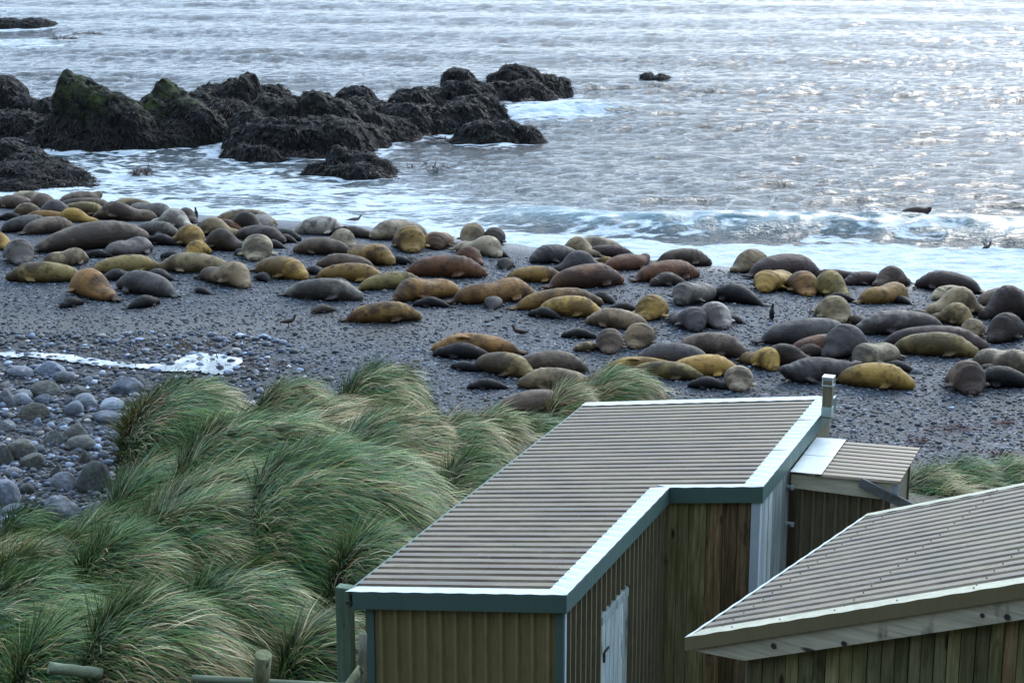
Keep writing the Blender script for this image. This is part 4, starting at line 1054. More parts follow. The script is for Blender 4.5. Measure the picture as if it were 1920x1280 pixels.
while x < WB - .1:
    w_ = rnd.uniform(.115, .15); yy = .14 + rnd.uniform(-.006, .006)
    zt = sB * x - .20
    mat_ = plankG if (x < 1.9 or i % 4 == 0) else rnd.choice([plankG, plankB, plankG])
    part(MB().hexa([(x, yy, zbB), (x + w_ - .007, yy, zbB), (x + w_ - .007, yy + .03, zbB), (x, yy + .03, zbB), (x, yy, zt), (x + w_ - .007, yy, zt + sB * w_), (x + w_ - .007, yy + .03, zt + sB * w_), (x, yy + .03, zt)]), 'plank', mat_, hB, .004); x += w_; i += 1
part(MB().hexa([(.58, .18, zbB), (WB, .18, zbB), (WB, .20, zbB), (.58, .20, zbB), (.58, .18, sB * .58 - .2), (WB, .18, sB * WB - .2), (WB, .20, sB * WB - .2), (.58, .20, sB * .58 - .2)]), 'wall_lining', soff, hB)
y_ = .15
while y_ < LB - .2:
    part(MB().box((.58, y_ + .07, (zbB + .08) / 2), (.03, .13, -zbB + .04)), 'plank', plankG, hB, .004); y_ += .14
part(MB().hexa([(.58, LB - .16, zbB), (WB, LB - .16, zbB), (WB, LB - .13, zbB), (.58, LB - .13, zbB), (.58, LB - .16, sB * .58 - .1), (WB, LB - .16, sB * WB - .1), (WB, LB - .13, sB * WB - .1), (.58, LB - .13, sB * .58 - .1)]), 'back_wall', wallD, hB)
sp = []
for j in range(20):
    for xx in (.3, 1.55, 2.8, 4.1): sp.append((xx + rnd.uniform(-.01, .01), .05 + (j + .5) * .2105, sB * xx - .04 + .034))
for xx in (.45, .95, 1.5, 2.1, 2.8, 3.5): sp.append((xx, .06, sB * xx))
screws(hB, dark, sp)

# ---------------- posts, rails, logs
def stand(name, label, cat, mb, mat, loc, bevel=0, smooth=False, group=None):
    o = mb.build(name, mat, None, smooth, bevel); o.location = loc; tag(o, label, cat, group); return o
p = at_D(646, 1098, 22.3); g = float(ground_z(p[0], p[1])) - .3
stand('timber_post', 'tall square green grey timber post beside the hut front left corner', 'post', MB().box((0, 0, (p[2] - g) / 2), (.205, .16, p[2] - g), Matrix.Rotation(-math.radians(18), 3, 'Z')), postG, (p[0], p[1], g), .008)
def log(name, label, a, b, r0, r1, mat, D0, D1, cat='fence', extend=None):
    A = Vector(at_D(*a, D0)); B = Vector(at_D(*b, D1))
    if extend: A = A + (A - B).normalized() * extend
    n = 9; pts = [A.lerp(B, k / (n - 1)) + Vector((rnd.uniform(-1, 1), rnd.uniform(-1, 1), rnd.uniform(-1, 1))) * r0 * .07 for k in range(n)]
    pts = [q - A for q in pts]; rad = [r0 + (r1 - r0) * k / (n - 1) for k in range(n)]
    mb = MB().loft(pts, rad, 16)
    o = mb.build(name, mat, None, False, 0); o.location = A
    for pl in o.data.polygons: pl.use_smooth = len(pl.vertices) == 4
    tag(o, label, cat); return o
log('fence_post', 'short round mossy fence post, flat cut top, in front of the grass', (487, 1320), (493, 1226), .105, .098, logM, 19.7, 19.5, 'post', 1.6)
log('fence_rail', 'round fence rail along the bottom behind the short post', (360, 1271), (690, 1290), .045, .05, logX, 19.75, 19.75, 'fence rail', 0)
log('leaning_pole', 'grey crooked pole standing against the hut corner trim', (676, 1300), (681, 1187), .055, .05, mat_wood('grey_driftwood', [(.10, .10, .08), (.2, .2, .165), (.3, .3, .26)], .25), 20.6, 20.75, 'pole', 1.2)
log('angled_log', 'pale log slanting up to the hut wall at the bottom edge', (640, 1300), (678, 1252), .06, .055, logM, 20.2, 20.4, 'log', .6)
log('cut_log', 'pale green cut log end poking out of the grass at lower left', (92, 1251), (190, 1262), .08, .08, logX, 22.9, 23.2, 'log', 0)
# ================================================================== ANIMALS
def remeshed(mb, name, vox, sm=2, mat=None):
    me0 = mb.mesh('tmp', True); o = bpy.data.objects.new('tmp', me0); COL.objects.link(o)
    r = o.modifiers.new('r', 'REMESH'); r.mode = 'VOXEL'; r.voxel_size = vox; r.use_smooth_shade = True
    s_ = o.modifiers.new('s', 'SMOOTH'); s_.factor = .5; s_.iterations = sm
    dg = bpy.context.evaluated_depsgraph_get(); dg.update()
    me = bpy.data.meshes.new_from_object(o.evaluated_get(dg)); me.name = name
    bpy.data.objects.remove(o); bpy.data.meshes.remove(me0)
    me.polygons.foreach_set('use_smooth', [True] * len(me.polygons))
    if mat: me.materials.clear(); me.materials.append(mat)
    return me
seal_mat = mat_seal()
def interp_list(xs, ys, t): return float(np.interp(t, xs, ys))
def seal_mesh(name, bend=0.0, head=0.0, tail=0.0, roll=0.0, pup=False, bull=False, vox=.036, flat=.92, flip_up=False, lump=0):
    """an elephant seal lying along +x (nose at +x), length about 2.6, resting on z=0"""
    L = 2.6
    T = [0, .05, .12, .22, .34, .46, .58, .68, .76, .83, .89, .94, .975, 1.0]
    Wv = [.13, .21, .30, .37, .415, .435, .44, .43, .39, .325, .265, .225, .18, .09]
    if pup: Wv = [.09, .12, .18, .27, .35, .41, .42, .39, .33, .29, .27, .22, .15, .07]
    if bull: Wv = [.12, .18, .26, .34, .41, .45, .465, .46, .435, .39, .33, .28, .22, .11]
    n = 30; pts, rad = [], []
    pos = Vector((0, 0, 0)); ang = -bend / 2
    P = []
    for i in range(n):
        t = i / (n - 1); P.append(pos.copy()); ang += bend / (n - 1); pos = pos + Vector((math.cos(ang), math.sin(ang), 0)) * (L / (n - 1))
    cx = sum((p for p in P), Vector()) / n
    rg = random.Random(hash(name) % 1000 if False else int(sum(map(ord, name))))
    for i, p in enumerate(P):
        t = i / (n - 1); w = interp_list(T, Wv, t); hgt = w * flat * (1 + lump * .10 * math.sin(t * 9 + lump))
        z = hgt * .86
        if head: z += head * max(0, (t - .70) / .30) ** 1.5
        if tail: z += tail * max(0, (.22 - t) / .22) ** 1.4
        if t > .9 and not head: z *= .92
        pts.append(p - cx + Vector((0, 0, z))); rad.append((w, hgt))
    mb = MB(); base = 0
    mb.loft(pts, rad, 20)
    def frame(t):
        i = t * (n - 1); a = int(min(n - 2, i)); p = pts[a].lerp(pts[a + 1], i - a); d = (pts[a + 1] - pts[a]).normalized(); s = Vector((-d.y, d.x, 0)).normalized(); w = interp_list(T, Wv, t); return p, d, s, w
    # front flippers: short, five digits fused, swept back along the flank
    for sgn in (-1, 1):
        p, d, s, w = frame(.70); b = p + s * sgn * w * .80 - Vector((0, 0, w * .35))
        if flip_up and sgn > 0: b = p + s * sgn * w * .55 + Vector((0, 0, w * .70))
        e1 = b + s * sgn * .14 - d * .12 - Vector((0, 0, .06)); e2 = b + s * sgn * .17 - d * .34 - Vector((0, 0, .12))
        if flip_up and sgn > 0: e1 = b - d * .14 + s * .06 + Vector((0, 0, .05)); e2 = b - d * .34 + s * .12 + Vector((0, 0, -.02))
        e1.z = max(e1.z, .06); e2.z = max(e2.z, .045)
        mb.loft([b - s * sgn * .10, b, e1, e2], [(.10, .07), (.11, .06), (.12, .045), (.045, .035)], 10)
    # hind flippers: two lobed fans held together
    p, d, s, w = frame(0.0)
    for sgn in (-1, 1):
        b = p + s * sgn * .035; zt = p.z + (tail * .35 if tail else -.02)
        for sp_, ln in ((.05, .40), (.26, .30)):
            e1 = b - d * ln * .5 + s * sgn * sp_ * .3; e2 = b - d * ln + s * sgn * sp_ * .5
            e1.z = max(.05, (p.z + zt) / 2); e2.z = max(.045, zt)
            mb.loft([b + d * .10, e1, e2], [(.06, .06), (.055, .05), (.04, .035)], 8)
    # head: brow, muzzle with drooping nose, cheeks
    p, d, s, w = frame(.955); up = Vector((0, 0, 1))
    hz = .02 if not bull else -.03
    mb.loft([p - d * .05 + up * .01, p + d * .10 + up * hz, p + d * .185 + up * (hz - .03)], [(.145, .12), (.115, .095), (.055, .05)], 10)
    me = remeshed(mb, name, vox, 3, seal_mat)
    V = np.array([v.co[:] for v in me.vertices])
    zf = V[:, 2].min(); V[:, 2] = np.where(V[:, 2] < .05, .0 + (V[:, 2] - zf) * .3, V[:, 2])
    # slack skin: rolls round the neck and soft folds
    f = .012 * np.sin(V[:, 0] * 26) * sstep(.15, .6, V[:, 0]) * (.6 + .6 * vnoise(V[:, 0] * 2, V[:, 1] * 2, V[:, 2] * 2, 5)) + .03 * fbm(V[:, 0] * 1.6, V[:, 1] * 1.6, V[:, 2] * 1.6, 3, len(name))
    V[:, 2] += f * sstep(.1, .3, V[:, 2]); me.vertices.foreach_set('co', V.astype(np.float32).ravel())
    hp, hd, hs, _ = frame(.975); dk = np.zeros(len(V))
    for q, r in ((hp + hd * .03 + hs * .085 + up * .055, .045), (hp + hd * .03 - hs * .085 + up * .055, .045), (hp + hd * .17 + up * (hz - .015), .075)):
        dk = np.maximum(dk, sstep(r * 1.4, r * .6, np.linalg.norm(V - np.array(q), axis=1)))
    if not pup:
        dk = np.maximum(dk, .45 * sstep(.10, -.05, V[:, 0] + L / 2 - .0))
    set_attr(me, 'dark', dk); me.update(); return me
SM = dict(A=seal_mesh('seal_straight'), B=seal_mesh('seal_bent_left', .55, lump=1), C=seal_mesh('seal_bent_right', -.55, lump=2), D=seal_mesh('seal_side', .25, flat=.86, flip_up=True),
          R=seal_mesh('seal_head_up', .1, head=.50, tail=0), Z=seal_mesh('seal_both_up', .0, head=.30, tail=.28), E=seal_mesh('seal_plump', -.25, flat=.95, lump=3),
          U=seal_mesh('bull_seal', -.15, bull=True, flat=1.0), P=seal_mesh('pup_straight', .2, pup=True, vox=.045), Q=seal_mesh('pup_bent', -.7, pup=True, vox=.045), H=seal_mesh('pup_head_up', .1, head=.38, pup=True, vox=.045))
COLS = dict(Y=(.36, .21, .052), O=(.25, .125, .040), T=(.26, .185, .105), G=(.150, .130, .112), S=(.085, .075, .072), D=(.055, .038, .028), R=(.135, .058, .028),
            L=(.23, .165, .06), P=(.42, .37, .31), K=(.010, .009, .009), M=(.060, .036, .032), B=(.14, .098, .070), W=(.31, .245, .16), N=(.22, .125, .035))
AG, PG = 'elephant seals hauled out on the shingle', 'dark elephant seal pups among the herd'
ci = [0]
def seal(hx, hy, tx, ty, col, label, mesh=None, g=1.0, pat=.8, Lm=None):
    """head end and tail end of the body on the ground, in the photo"""
    a = on_ground(hx, hy); b = on_ground(tx, ty); d = a - b; L = math.hypot(d[0], d[1]); mid = (a + b) / 2
    pup = mesh in ('P', 'Q', 'H')
    lo, hi = (1.0, 1.6) if pup else (2.05, 3.3)
    if mesh == 'U': hi = 4.8
    Lc = Lm or min(hi, max(lo, L))
    al = abs(d[1]) / (L + 1e-6); rot = 0 if al < .8 or len(label) % 3 == 0 else (.42 if len(label) % 2 else -.42); al = max(0, (al - .5) * 2)
    if not Lm and mesh != 'U': Lc *= 1 - .33 * al
    ci[0] += 1; k = mesh or 'ABCDE'[ci[0] * 7 % 5]
    o = bpy.data.objects.new('seal_pup' if pup else 'elephant_seal', SM[k]); COL.objects.link(o)
    yaw = math.atan2(d[1], d[0]) + rot; s = Lc / (2.34 if not pup else 2.05)
    lat = s * g * (1.12 if pup else (2.62 / Lc) ** .45) * (1.04 + .20 * al) / (1 - .2 * al) * (1 - .12 * al)
    z = float(ground_z(mid[0], mid[1]))
    gx = float(ground_z(mid[0] + .5, mid[1]) - ground_z(mid[0] - .5, mid[1])); gy = float(ground_z(mid[0], mid[1] + .5) - ground_z(mid[0], mid[1] - .5))
    n = Vector((-gx, -gy, 1)).normalized(); q = Vector((0, 0, 1)).rotation_difference(n) @ Quaternion((0, 0, 1), yaw)
    o.rotation_mode = 'QUATERNION'; o.rotation_quaternion = q; o.location = (mid[0], mid[1], z - .02); o.scale = (s * (1 - .06 * al), lat * 1.06 * (1 - .05 * al), lat * (1 - .25 * al) * .92)
    c = tuple(q_ * .95 for q_ in COLS[col]); j = rnd.uniform(.88, 1.12); o.color = (c[0] * j, c[1] * j * rnd.uniform(.96, 1.04), c[2] * j, 0.0 if col == 'K' else pat)
    o.pass_index = 0 if col == 'K' else int(pat * 100)
    tag(o, label, 'seal pup' if pup else 'elephant seal', PG if pup else AG); return o
SEALS = [
 (258,446,80,484,'B','enormous grey brown bull seal, by far the largest, at the left','U',.86,.7),
 (50,500,18,482,'G','grey pink seal end on just left of the bull tail','E',1.1,.8),
 (158,492,92,500,'T','tan seal with a golden face below the bull','B'),
 (20,526,146,526,'L','yellow olive seal stretched along the gravel, front row far left','A',.95),
 (134,543,214,566,'O','golden orange seal with dark blotches, lowest of the left group','E'),
 (112,578,160,568,'K','black pup lying under the golden orange blotched seal','P'),
 (226,540,320,556,'S','smooth slate grey seal right of the golden orange one','A',1.05,.3),
 (296,564,242,584,'K','black pup with its tail to the left below the slate seal','P'),
 (280,466,208,486,'G','grey seal with golden head just below the bull chest','B',.95),
 (296,506,180,512,'L','dark olive seal in the second row left','A',.9),
 (244,520,188,528,'K','thin dark pup under the dark olive seal','P'),
 (304,508,424,510,'T','long tan seal with dark tail in the second row left','A',.95,.5),
 (290,516,312,530,'K','small black pup between the tan and slate seals','Q'),
 (470,540,382,522,'T','tan gold seal with dark head, right end of the left front row','C'),
 (368,546,392,552,'K','tiny dark pup under the tan gold seal','Q',.8),
 (357,468,350,448,'Y','plump golden seal facing us left of the dark brown pair','E',1.0,.4),
 (362,488,380,470,'Y','bright yellow seal curled right below the plump golden one','E',.85,.7),
 (306,484,342,492,'K','black pup pressed left of the bright yellow seal','P'),
 (384,466,456,470,'D','dark grey brown seal right of the two yellow ones','E',1.0,.4),
 (482,496,480,468,'W','pale cream gold seal pointing straight at us in mid group','E',1.05,.4),
 (376,440,432,442,'T','tan grey seal above the dark grey brown one','E',.9,.3),
 (534,458,444,444,'D','dark brown wrinkled seal behind the cream gold one','D',.9,.6),
 (460,474,440,482,'K','black pup at the left side of the cream gold seal','P'),
 (500,463,525,465,'D','brown pup lying against the dark brown wrinkled seal','P'),
 (324,442,268,436,'G','pale olive grey seal touching the bull nose','A',.9,.3),
 (344,428,302,424,'P','near white seal in the left back rows','E',1.0,.3),
 (340,412,362,418,'D','dark brown round seal by the standing penguin','E',.85,.2),
 (330,438,374,440,'K','black pup in front of the near white seal','P'),
 (280,456,330,460,'K','flat black pup between the bull and the plump golden seal','P'),
 (180,410,286,414,'B','grey brown seal lying behind the bull','C',.95,.6),
 (228,390,270,393,'T','tan seal farthest back above the bull','A',.8,.3),
 (322,412,246,402,'G','grey brown rounded seal behind the near white one','B',.95,.5),
 (188,404,126,402,'L','olive tan seal left of the grey brown one behind the bull','A',.95,.4),
 (80,408,134,410,'S','slate seal with gold edge above the bull','E',.95,.2),
 (38,406,74,408,'T','small tan gold seal at far left back','E',.75,.4),
 (64,412,116,414,'O','orange gold slim seal under the slate one at left','A',.7,.4),
 (128,414,154,416,'Y','small golden seal touching the bull back','E',.7,.3),
 (96,428,6,436,'S','slate grey seal at the left edge above the bull tail','A',1.0,.3),
 (140,426,44,446,'B','grey brown seal directly above the bull tail','A',.95,.4),
 (22,460,40,468,'K','dark pup behind the bull hind end','Q',.9),
 (-12,462,8,466,'Y','golden seal cut by the left edge','E',.8,.3),
 (0,388,58,392,'B','grey brown seal at the far left edge by the water','A',.95,.4),
 (16,384,100,388,'W','pale tan seal lying along the waterline at far left','A',1.0,.3),
 (62,394,106,398,'B','round brown grey seal in front of the pale tan one far left','E',.95,.3),
 (196,380,108,384,'B','brown grey seal raising its head against the surf at far left','R',.85,.4),
 (212,396,112,392,'B','long brown seal in front of the one raising its head','A',.8,.5),
 (2,412,40,412,'K','black shape of a pup at the left edge behind the slate seal','P'),
 (172,482,200,482,'K','small black pup in front of the bull belly','Q',.9),
 (512,424,410,420,'T','grey tan seal with flipper marks at the waterline, left of centre','A',1.0,.5),
 (440,434,384,430,'R','rust coloured seal behind the tan grey one','A',.8,.5),
 (488,434,426,430,'D','dark brown seal in front of the grey tan waterline one','E',.95,.4),
 (512,422,470,434,'G','grey seal squeezed behind the dark brown one at the waterline','A',.9,.3),
 (560,452,494,446,'K','black seal left of the big cream one','A',.75),
 (520,452,552,455,'D','dark pup under the black seal left of the cream one','P'),
 (642,440,560,438,'P','big cream white seal with a grey ridge at the waterline','A',1.2,.9),
 (640,442,684,446,'D','dark brown seal right of the cream white one','D',.75,.5),
 (556,474,652,478,'B','brown grey seal with a pointed nose below the cream white one','A',1.0,.4),
 (660,464,620,456,'W','pale greyish seal behind the pointed nose one','E',.9,.3),
 (720,506,668,478,'N','gold and brown seal with dark face, centre left','B',1.1,1.0),
 (728,494,772,496,'K','black pup right of the gold and brown seal with dark face','P'),
 (694,450,798,446,'W','pale tan seal farthest back right of the dark brown one','A',1.05,.4),
 (786,482,744,456,'N','bulky gold seal with grey flank in the centre back row','E',1.1,1.0),
 (840,476,808,452,'O','brown gold seal leaning against the bulky gold one','B',1.0,.9),
 (690,470,722,474,'K','dark pup behind the gold and brown seal','P'),
 (856,458,912,452,'T','grey tan seal at the waterline, centre back','E',1.0,.3),
 (932,488,870,468,'W','cream gold seal with its head down right, centre back','C',.95,.6),
 (940,462,912,450,'D','dark brown seal beside the cream gold one at the waterline','E',.85,.4),
 (922,478,948,482,'K','dark pup right of the cream gold seal','P'),
 (904,498,848,488,'R','brown seal directly above the long reddish brown one','E',.85,.3),
 (904,520,772,516,'R','long dark reddish brown seal, tail flippers out to the left','A',1.05,.6),
 (762,500,776,486,'K','black pup under the bulky gold seal','Q',.8),
 (932,496,962,508,'K','black pup right of the reddish brown seal head','P'),
 (574,526,484,510,'Y','golden seal with a dark stretched tail, left of centre','A',1.05,.5),
 (480,522,508,530,'K','black pup in front of the golden seal with the dark tail','P'),
 (608,500,686,504,'B','pinkish brown seal between the two gold ones','A',.85,.2),
 (576,510,608,518,'K','black pup left of the pinkish brown seal','P'),
 (716,528,602,524,'N','dark gold seal with brown mottling, centre left third row','A',.95,1.0),
 (614,538,662,544,'K','black pup below the mottled dark gold seal','P'),
 (672,562,546,555,'G','grey olive seal with flippers pointing left, front row left of centre','A',.98,.6),
 (590,590,624,580,'D','dark brown pup in front of the grey olive seal','P'),
 (788,536,682,544,'L','slim olive grey seal behind the gold one with raised hips','A',.85,.4),
 (745,572,848,546,'O','gold brown seal sloping down to the left, hips raised dark','B',1.0,.8),
 (782,574,838,576,'K','black pup below the sloping gold brown seal','P',.95),
 (782,600,660,602,'N','lone golden backed dark seal on open gravel, centre left','A',.95,1.0),
 (994,556,862,570,'O','orange gold seal tapering to the lower left, centre','B',.95,.5),
 (908,568,940,584,'S','grey pup against the tapering orange gold seal','P',1.0),
 (1054,528,956,526,'N','brown gold seal in the centre above the orange gold one','A',.9,.7),
 (952,532,984,538,'S','grey brown pup in front of the brown gold centre seal','Q',1.0),
 (996,494,1082,490,'S','slate grey seal at the back right of the dark beach gap','A',1.05,.2),
 (1065,474,1108,480,'T','pale brown seal peeking behind the back slate one','E',.9,.3),
 (1092,468,1148,472,'W','cream seal at the waterline, right of centre','A',.95,.4),
 (1172,482,1112,480,'M','dark purple grey seal right of the cream waterline one','A',.8,.3),
 (1048,508,1130,508,'S','smooth slate seal in front of the back slate seal','E',.95,.1),
 (1216,502,1134,508,'R','brown seal lifting its head high, right of centre','R',.9,.4),
 (1128,494,1150,496,'Y','golden flippered young seal behind the head lifting one','P',.9),
 (1206,498,1232,506,'G','grey pup at the chest of the head lifting seal','P',.9),
 (1328,498,1240,494,'B','grey brown seal facing right at the waterline','A',1.05,.3),
 (1304,520,1200,528,'R','dark red brown seal with an orange head, right of centre','A',1.0,.9),
 (1225,536,1280,532,'D','brown pup lying under the orange headed red brown seal','P'),
 (1160,532,1040,542,'R','rich red brown seal with a pale patch near its head','A',1.05,.5),
 (1108,562,1152,570,'K','black pup below the rich red brown seal','P',1.1),
 (1120,574,980,580,'N','brown gold seal mostly hidden behind the bright gold one','A',.9,.9),
 (1120,594,1020,588,'Y','bright gold seal in the centre right front group','A',1.05,.3),
 (998,592,1048,598,'K','black pup nestled at the left of the bright gold seal','P'),
 (1110,608,1204,618,'T','smooth tan seal left of the golden seal facing us','A',.95,.2),
 (1226,608,1218,580,'Y','golden seal facing straight at us with a pale muzzle','E',1.0,.6),
 (1152,584,1192,586,'K','black pup left of the golden seal facing us','P'),
 (1262,574,1338,560,'G','grey seal curving up to the right, its head low left','B',1.1,.4),
 (1350,562,1408,570,'K','black pup stretched right of the curving grey seal','P',1.0,.8,1.9),
 (1322,626,1258,600,'S','slate seal right of the golden facing seal','C',1.0,.5),
 (1340,624,1330,592,'P','pinkish pale grey seal facing us beside the slate one','E',.95,.7),
 (1368,600,1390,606,'K','dark pup right of the pinkish pale seal','Q',.9),
 (1060,632,1116,634,'K','black pup alone left of the small brown one','P',.9),
 (1086,662,1116,650,'L','small brown seal pup with a golden back, in the open','Q',1.0),
 (1122,666,1158,642,'B','pinkish tan seal facing us, smaller of the leaning pair','E',.95,.3),
 (1212,660,1186,632,'T','tan brown rounded seal, larger of the leaning pair','E',1.05,.3),
 (1212,678,1312,682,'S','dark slate seal above the long yellow one','A',1.0,.3),
 (1384,668,1290,658,'B','dark brown grey seal behind the slate one, head right','A',1.05,.2),
 (820,658,962,662,'O','golden orange seal on its side, alone left of the front','D',.85,.4),
 (836,668,906,672,'K','black pup suckling below the golden orange side lying seal','P',.85,.8,1.6),
 (992,708,900,690,'L','olive gold seal with a dark nose, front row centre','A',1.0,.8),
 (1080,696,986,694,'B','grey tan seal behind the olive gold front one','A',.95,.3),
 (868,692,888,694,'K','little dark pup left of the olive gold seal','Q',.8),
 (886,728,944,728,'K','black pup alone in front of the olive gold seal','P',.9),
 (992,726,1092,730,'T','tan brown seal third from the front by the grass','A',.95,.3),
 (1048,772,956,776,'B','grey tan seal nearest the grass, tail out left','A',1.0,.3),
 (1172,690,1240,692,'Y','thin golden seal just above the bright green tussock','D',.6,.3),
 (1284,710,1220,704,'L','dark olive seal tail end behind the bright green tussock','A',.75,.7),
 (1374,700,1262,704,'Y','long yellow gold seal above the far edge of the hut roof','A',.95,.4),
 (1448,700,1406,672,'Y','yellow gold seal sloping to lower right near the slate banana one','C',1.0,.7),
 (1456,682,1494,684,'D','dark brown seal behind the yellow gold sloping one','E',.75,.2),
 (1470,716,1588,706,'S','dark slate seal bent like a banana, head and tail lifted','Z',1.0,.7),
 (1312,726,1346,728,'K','black pup left of the pale tan seal by the roof edge','P'),
 (1386,738,1378,712,'W','pale tan pink seal facing away right behind the roof edge','E',.95,.6),
 (1702,728,1584,718,'Y','golden seal right of the vent post with dark face right','A',1.05,.3),
 (1592,636,1440,644,'S','slate seal with a dark pointed tail, right group','A',.95,.2),
 (1578,656,1500,662,'R','brown seal in front of the slate one in the right group','A',.85,.3),
 (1502,666,1542,666,'D','dark brown pup against the brown seal in the right group','P',1.1),
 (1566,680,1606,648,'S','pale slate seal facing us in the right group','E',1.15,.2),
 (1600,690,1678,672,'W','tan seal with a dark brown head beside the pale slate one','B',1.05,1.0),
 (1676,692,1698,696,'K','dark greenish pup right of the tan seal with dark head','Q',1.0),
 (1826,668,1684,660,'L','pale yellow speckled seal, longest in the right group','A',1.0,.4),
 (1842,656,1668,652,'M','dark maroon seal mostly behind the yellow speckled one','A',.95,.3),
 (1612,626,1756,620,'G','grey backed seal with a reddish belly, right group','A',.95,1.0),
 (1560,612,1556,586,'T','tan gold seal facing us between the penguin and the red bellied one','E',1.05,.5),
 (1594,604,1620,610,'D','dark pup right of the tan gold seal facing us','P',1.1),
 (1384,518,1438,502,'T','tan olive seal at the waterline right of the big gap','E',1.0,.7),
 (1540,518,1400,522,'M','long dark maroon seal at the waterline, tail to the left','A',1.12,.2),
 (1416,552,1484,532,'Y','gold seal with a dark belly below the maroon one','B',1.0,.9),
 (1494,560,1508,536,'O','orange tan seal facing us between two bigger ones','E',.9,.4),
 (1584,558,1516,548,'L','large olive brown seal right of the orange tan one','E',1.15,.4),
 (1556,564,1594,566,'K','black pup in front of the large olive brown seal','P'),
 (1548,522,1586,524,'M','thin dark seal behind the large olive brown one','A',.6,.2),
 (1598,534,1644,532,'M','dark maroon seal left of the brown one at the waterline','A',.8,.2),
 (1642,538,1702,534,'B','brown seal at the waterline behind the golden olive one','E',.95,.3),
 (1700,560,1618,570,'N','golden olive seal with dark flippers trailing lower left','B',.95,.6),
 (1672,566,1700,570,'K','dark pup under the golden olive seal head','P'),
 (1722,536,1832,554,'M','dark maroon grey seal at the waterline, tail pointing lower right','A',1.05,.2),
 (1758,562,1808,558,'W','cream and grey seal below the maroon grey one, far right','D',.85,1.0),
 (1838,588,1748,588,'T','tan grey seal behind the golden olive round one, far right','E',1.1,.4),
 (1816,612,1760,602,'L','olive gold round seal in front of the tan grey one, far right','E',.95,.7),
 (1915,570,1850,572,'B','pale brown seal behind the big purple brown one','A',1.0,.3),
 (1850,598,1935,596,'M','big purple brown seal at the right edge','E',1.35,.3),
 (1834,640,1812,618,'T','tan brown seal facing us left of the dark brown one, far right','E',.85,.5),
 (1858,646,1914,626,'D','dark brown round seal at the right edge','E',1.05,.6),
 (1930,700,1836,684,'W','pale grey tan seal cut by the right edge, front row','B',1.05,.7),
 (1826,734,1788,722,'B','round grey tan seal nearest at the right, tail to the left','E',1.15,.6),
 (1852,722,1908,724,'K','black pup right of the nearest round seal','P',1.0,.8,1.7),
 (1842,702,1862,698,'K','black pup behind the nearest round seal','Q'),
 (1702,594,1742,596,'K','thin black pup left of the tan grey far right seal','P',.8),
]
for q in SEALS: seal(*q)
# a seal swimming in the last wave
p = at_z(1728, 411, .45); o = bpy.data.objects.new('elephant_seal', SM['R']); COL.objects.link(o)
o.location = (p[0], p[1] + 1.3, .36); o.rotation_euler = (0, 0, .2); o.scale = (.62,) * 3; o.color = (*COLS['M'], .3); tag(o, 'dark seal swimming behind the breaking wave at the right', 'elephant seal', AG)

# ---- birds
feather_dark = mat_plain('dark_brown_plumage', (.045, .032, .026), .7, .4, 12); feather_black = mat_plain('black_plumage', (.012, .013, .018), .5, .2); feather_white = mat_plain('white_plumage', (.7, .7, .68), .6, .1)
bill_m = mat_plain('orange_bill', (.30, .09, .03), .5, .1); foot_m = mat_plain('pink_foot', (.30, .16, .13), .6, .2)
def penguin(loc, rz, label, hgt=.62):
    e = empty('penguin', loc, rz); tag(e, label, 'penguin'); s = hgt / .62
    S_ = lambda L_: [tuple(c * s for c in q) for q in L_]
    mb = MB().loft(S_([(0, 0, .03), (0, 0, .09), (0, .0, .20), (0, .0, .32), (0, .005, .42), (0, .015, .48), (0, .02, .535), (0, .03, .59), (0, .03, .615)]), [(.05*s, .055*s), (.085*s, .09*s), (.10*s, .105*s), (.095*s, .10*s), (.065*s, .07*s), (.045*s, .05*s), (.05*s, .055*s), (.04*s, .042*s), (.015*s, .015*s)], 14)
    for sg in (-1, 1): mb.loft(S_([(sg * .075, 0, .40), (sg * .115, -.01, .28), (sg * .13, -.02, .17)]), [(.02*s, .045*s), (.014*s, .04*s), (.008*s, .012*s)], 8)
    mb.loft(S_([(0, -.06, .08), (0, -.12, .03)]), [(.05*s, .02*s), (.03*s, .01*s)], 8)
    link('body', remeshed(mb, 'penguin_body', .016, 1, feather_black), None, e)
    mb = MB().loft(S_([(0, .03, .06), (0, .035, .20), (0, .032, .33), (0, .032, .44)]), [(.055*s, .07*s), (.085*s, .082*s), (.078*s, .076*s), (.04*s, .042*s)], 12); mb.build('white_front', feather_white, e, True)
    MB().loft(S_([(0, .06, .565), (0, .125, .555)]), [.014*s, .004*s], 8).build('bill', bill_m, e, True)
    for sg in (-1, 1): MB().loft(S_([(sg * .04, .0, .02), (sg * .045, .09, .012)]), [(.025*s, .02*s), (.03*s, .010*s)], 8).build('foot', foot_m, e, True)
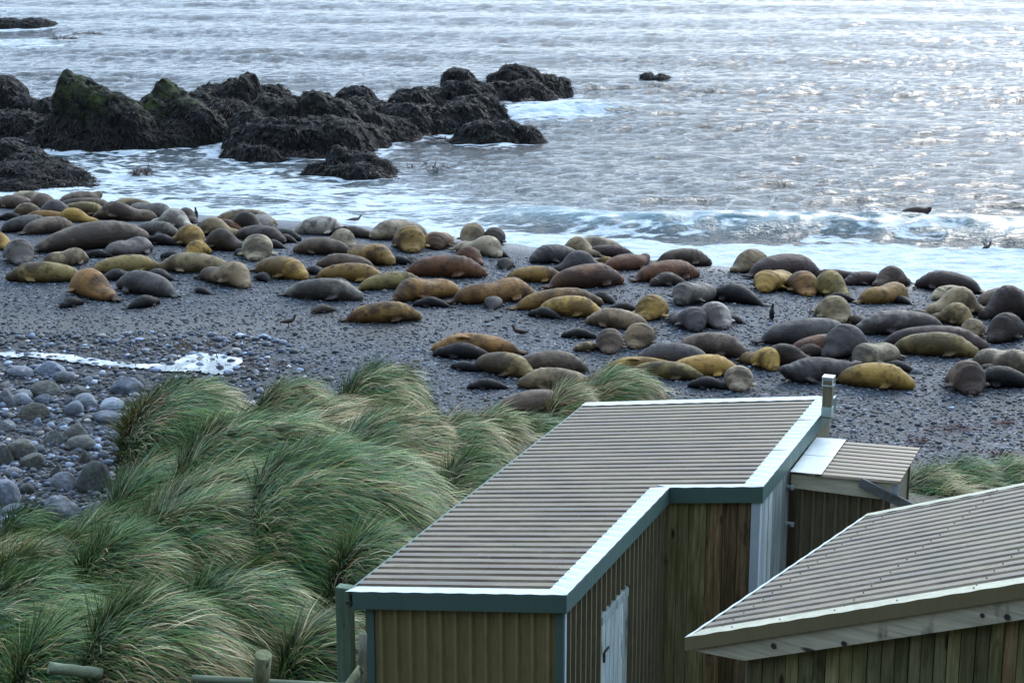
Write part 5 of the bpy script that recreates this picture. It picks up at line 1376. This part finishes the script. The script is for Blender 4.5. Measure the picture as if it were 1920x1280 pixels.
p = on_ground(1447, 600); penguin(tuple(p), math.radians(-70), 'black and white penguin standing alone on the shingle between seal groups')
p = on_ground(368, 411); penguin(tuple(p), math.radians(60), 'penguin standing at the water edge behind the near white seal', .6)
def skua(loc, rz, label, legs=True, s=1.0, mat=None, wings=False):
    e = empty('seabird', loc, rz); tag(e, label, 'seabird', None); b = .16 if legs else .06
    mb = MB().loft([(0, -.28 * s, b + .02), (0, -.18 * s, b + .05), (0, -.02, b + .07), (0, .12 * s, b + .09), (0, .18 * s, b + .15), (0, .205 * s, b + .23), (0, .235 * s, b + .28), (0, .27 * s, b + .28)], [(.02, .01), (.055, .04), (.095, .085), (.08, .08), (.045, .05), (.04, .042), (.045, .04), (.015, .015)], 12)
    if wings:
        for sg in (-1, 1): mb.loft([(sg * .05, .02, b + .11), (sg * .32, .06, b + .27), (sg * .62, -.05, b + .22)], [(.10, .02), (.08, .016), (.02, .008)], 8)
    else:
        for sg in (-1, 1): mb.loft([(sg * .075, .10, b + .10), (sg * .09, -.08, b + .09), (sg * .04, -.30, b + .06)], [(.03, .06), (.025, .05), (.01, .015)], 8)
    link('body', remeshed(mb, 'bird_body', .014, 1, mat or feather_dark), None, e)
    MB().loft([(0, .255 * s, b + .275), (0, .33 * s, b + .262)], [.016, .006], 8).build('bill', dark, e, True)
    if legs:
        for sg in (-1, 1): MB().loft([(sg * .035, 0, b + .02), (sg * .035, .01, .0), (sg * .035, .06, .004)], [.009, .008, .012], 6).build('leg', dark, e)
p = on_ground(541, 614); skua(tuple(p), math.radians(-70), 'dark brown skua standing on the gravel left of the lone seal', s=1.1)
p = on_ground(975, 628); skua(tuple(p), math.radians(90), 'dark bird crouching on open shingle in the centre', False, 1.1)
p = at_z(664, 413, .1); skua((p[0], p[1], .02), math.radians(-100), 'grey brown giant petrel floating at the water edge in the centre', False, 1.5, mat_plain('grey_brown_plumage', (.12, .09, .08), .7, .4))
p = at_z(1850, 463, .25); skua((p[0], p[1], .12), math.radians(-60), 'dark bird with raised wings over the white surf at the right', False, 1.0, None, True)
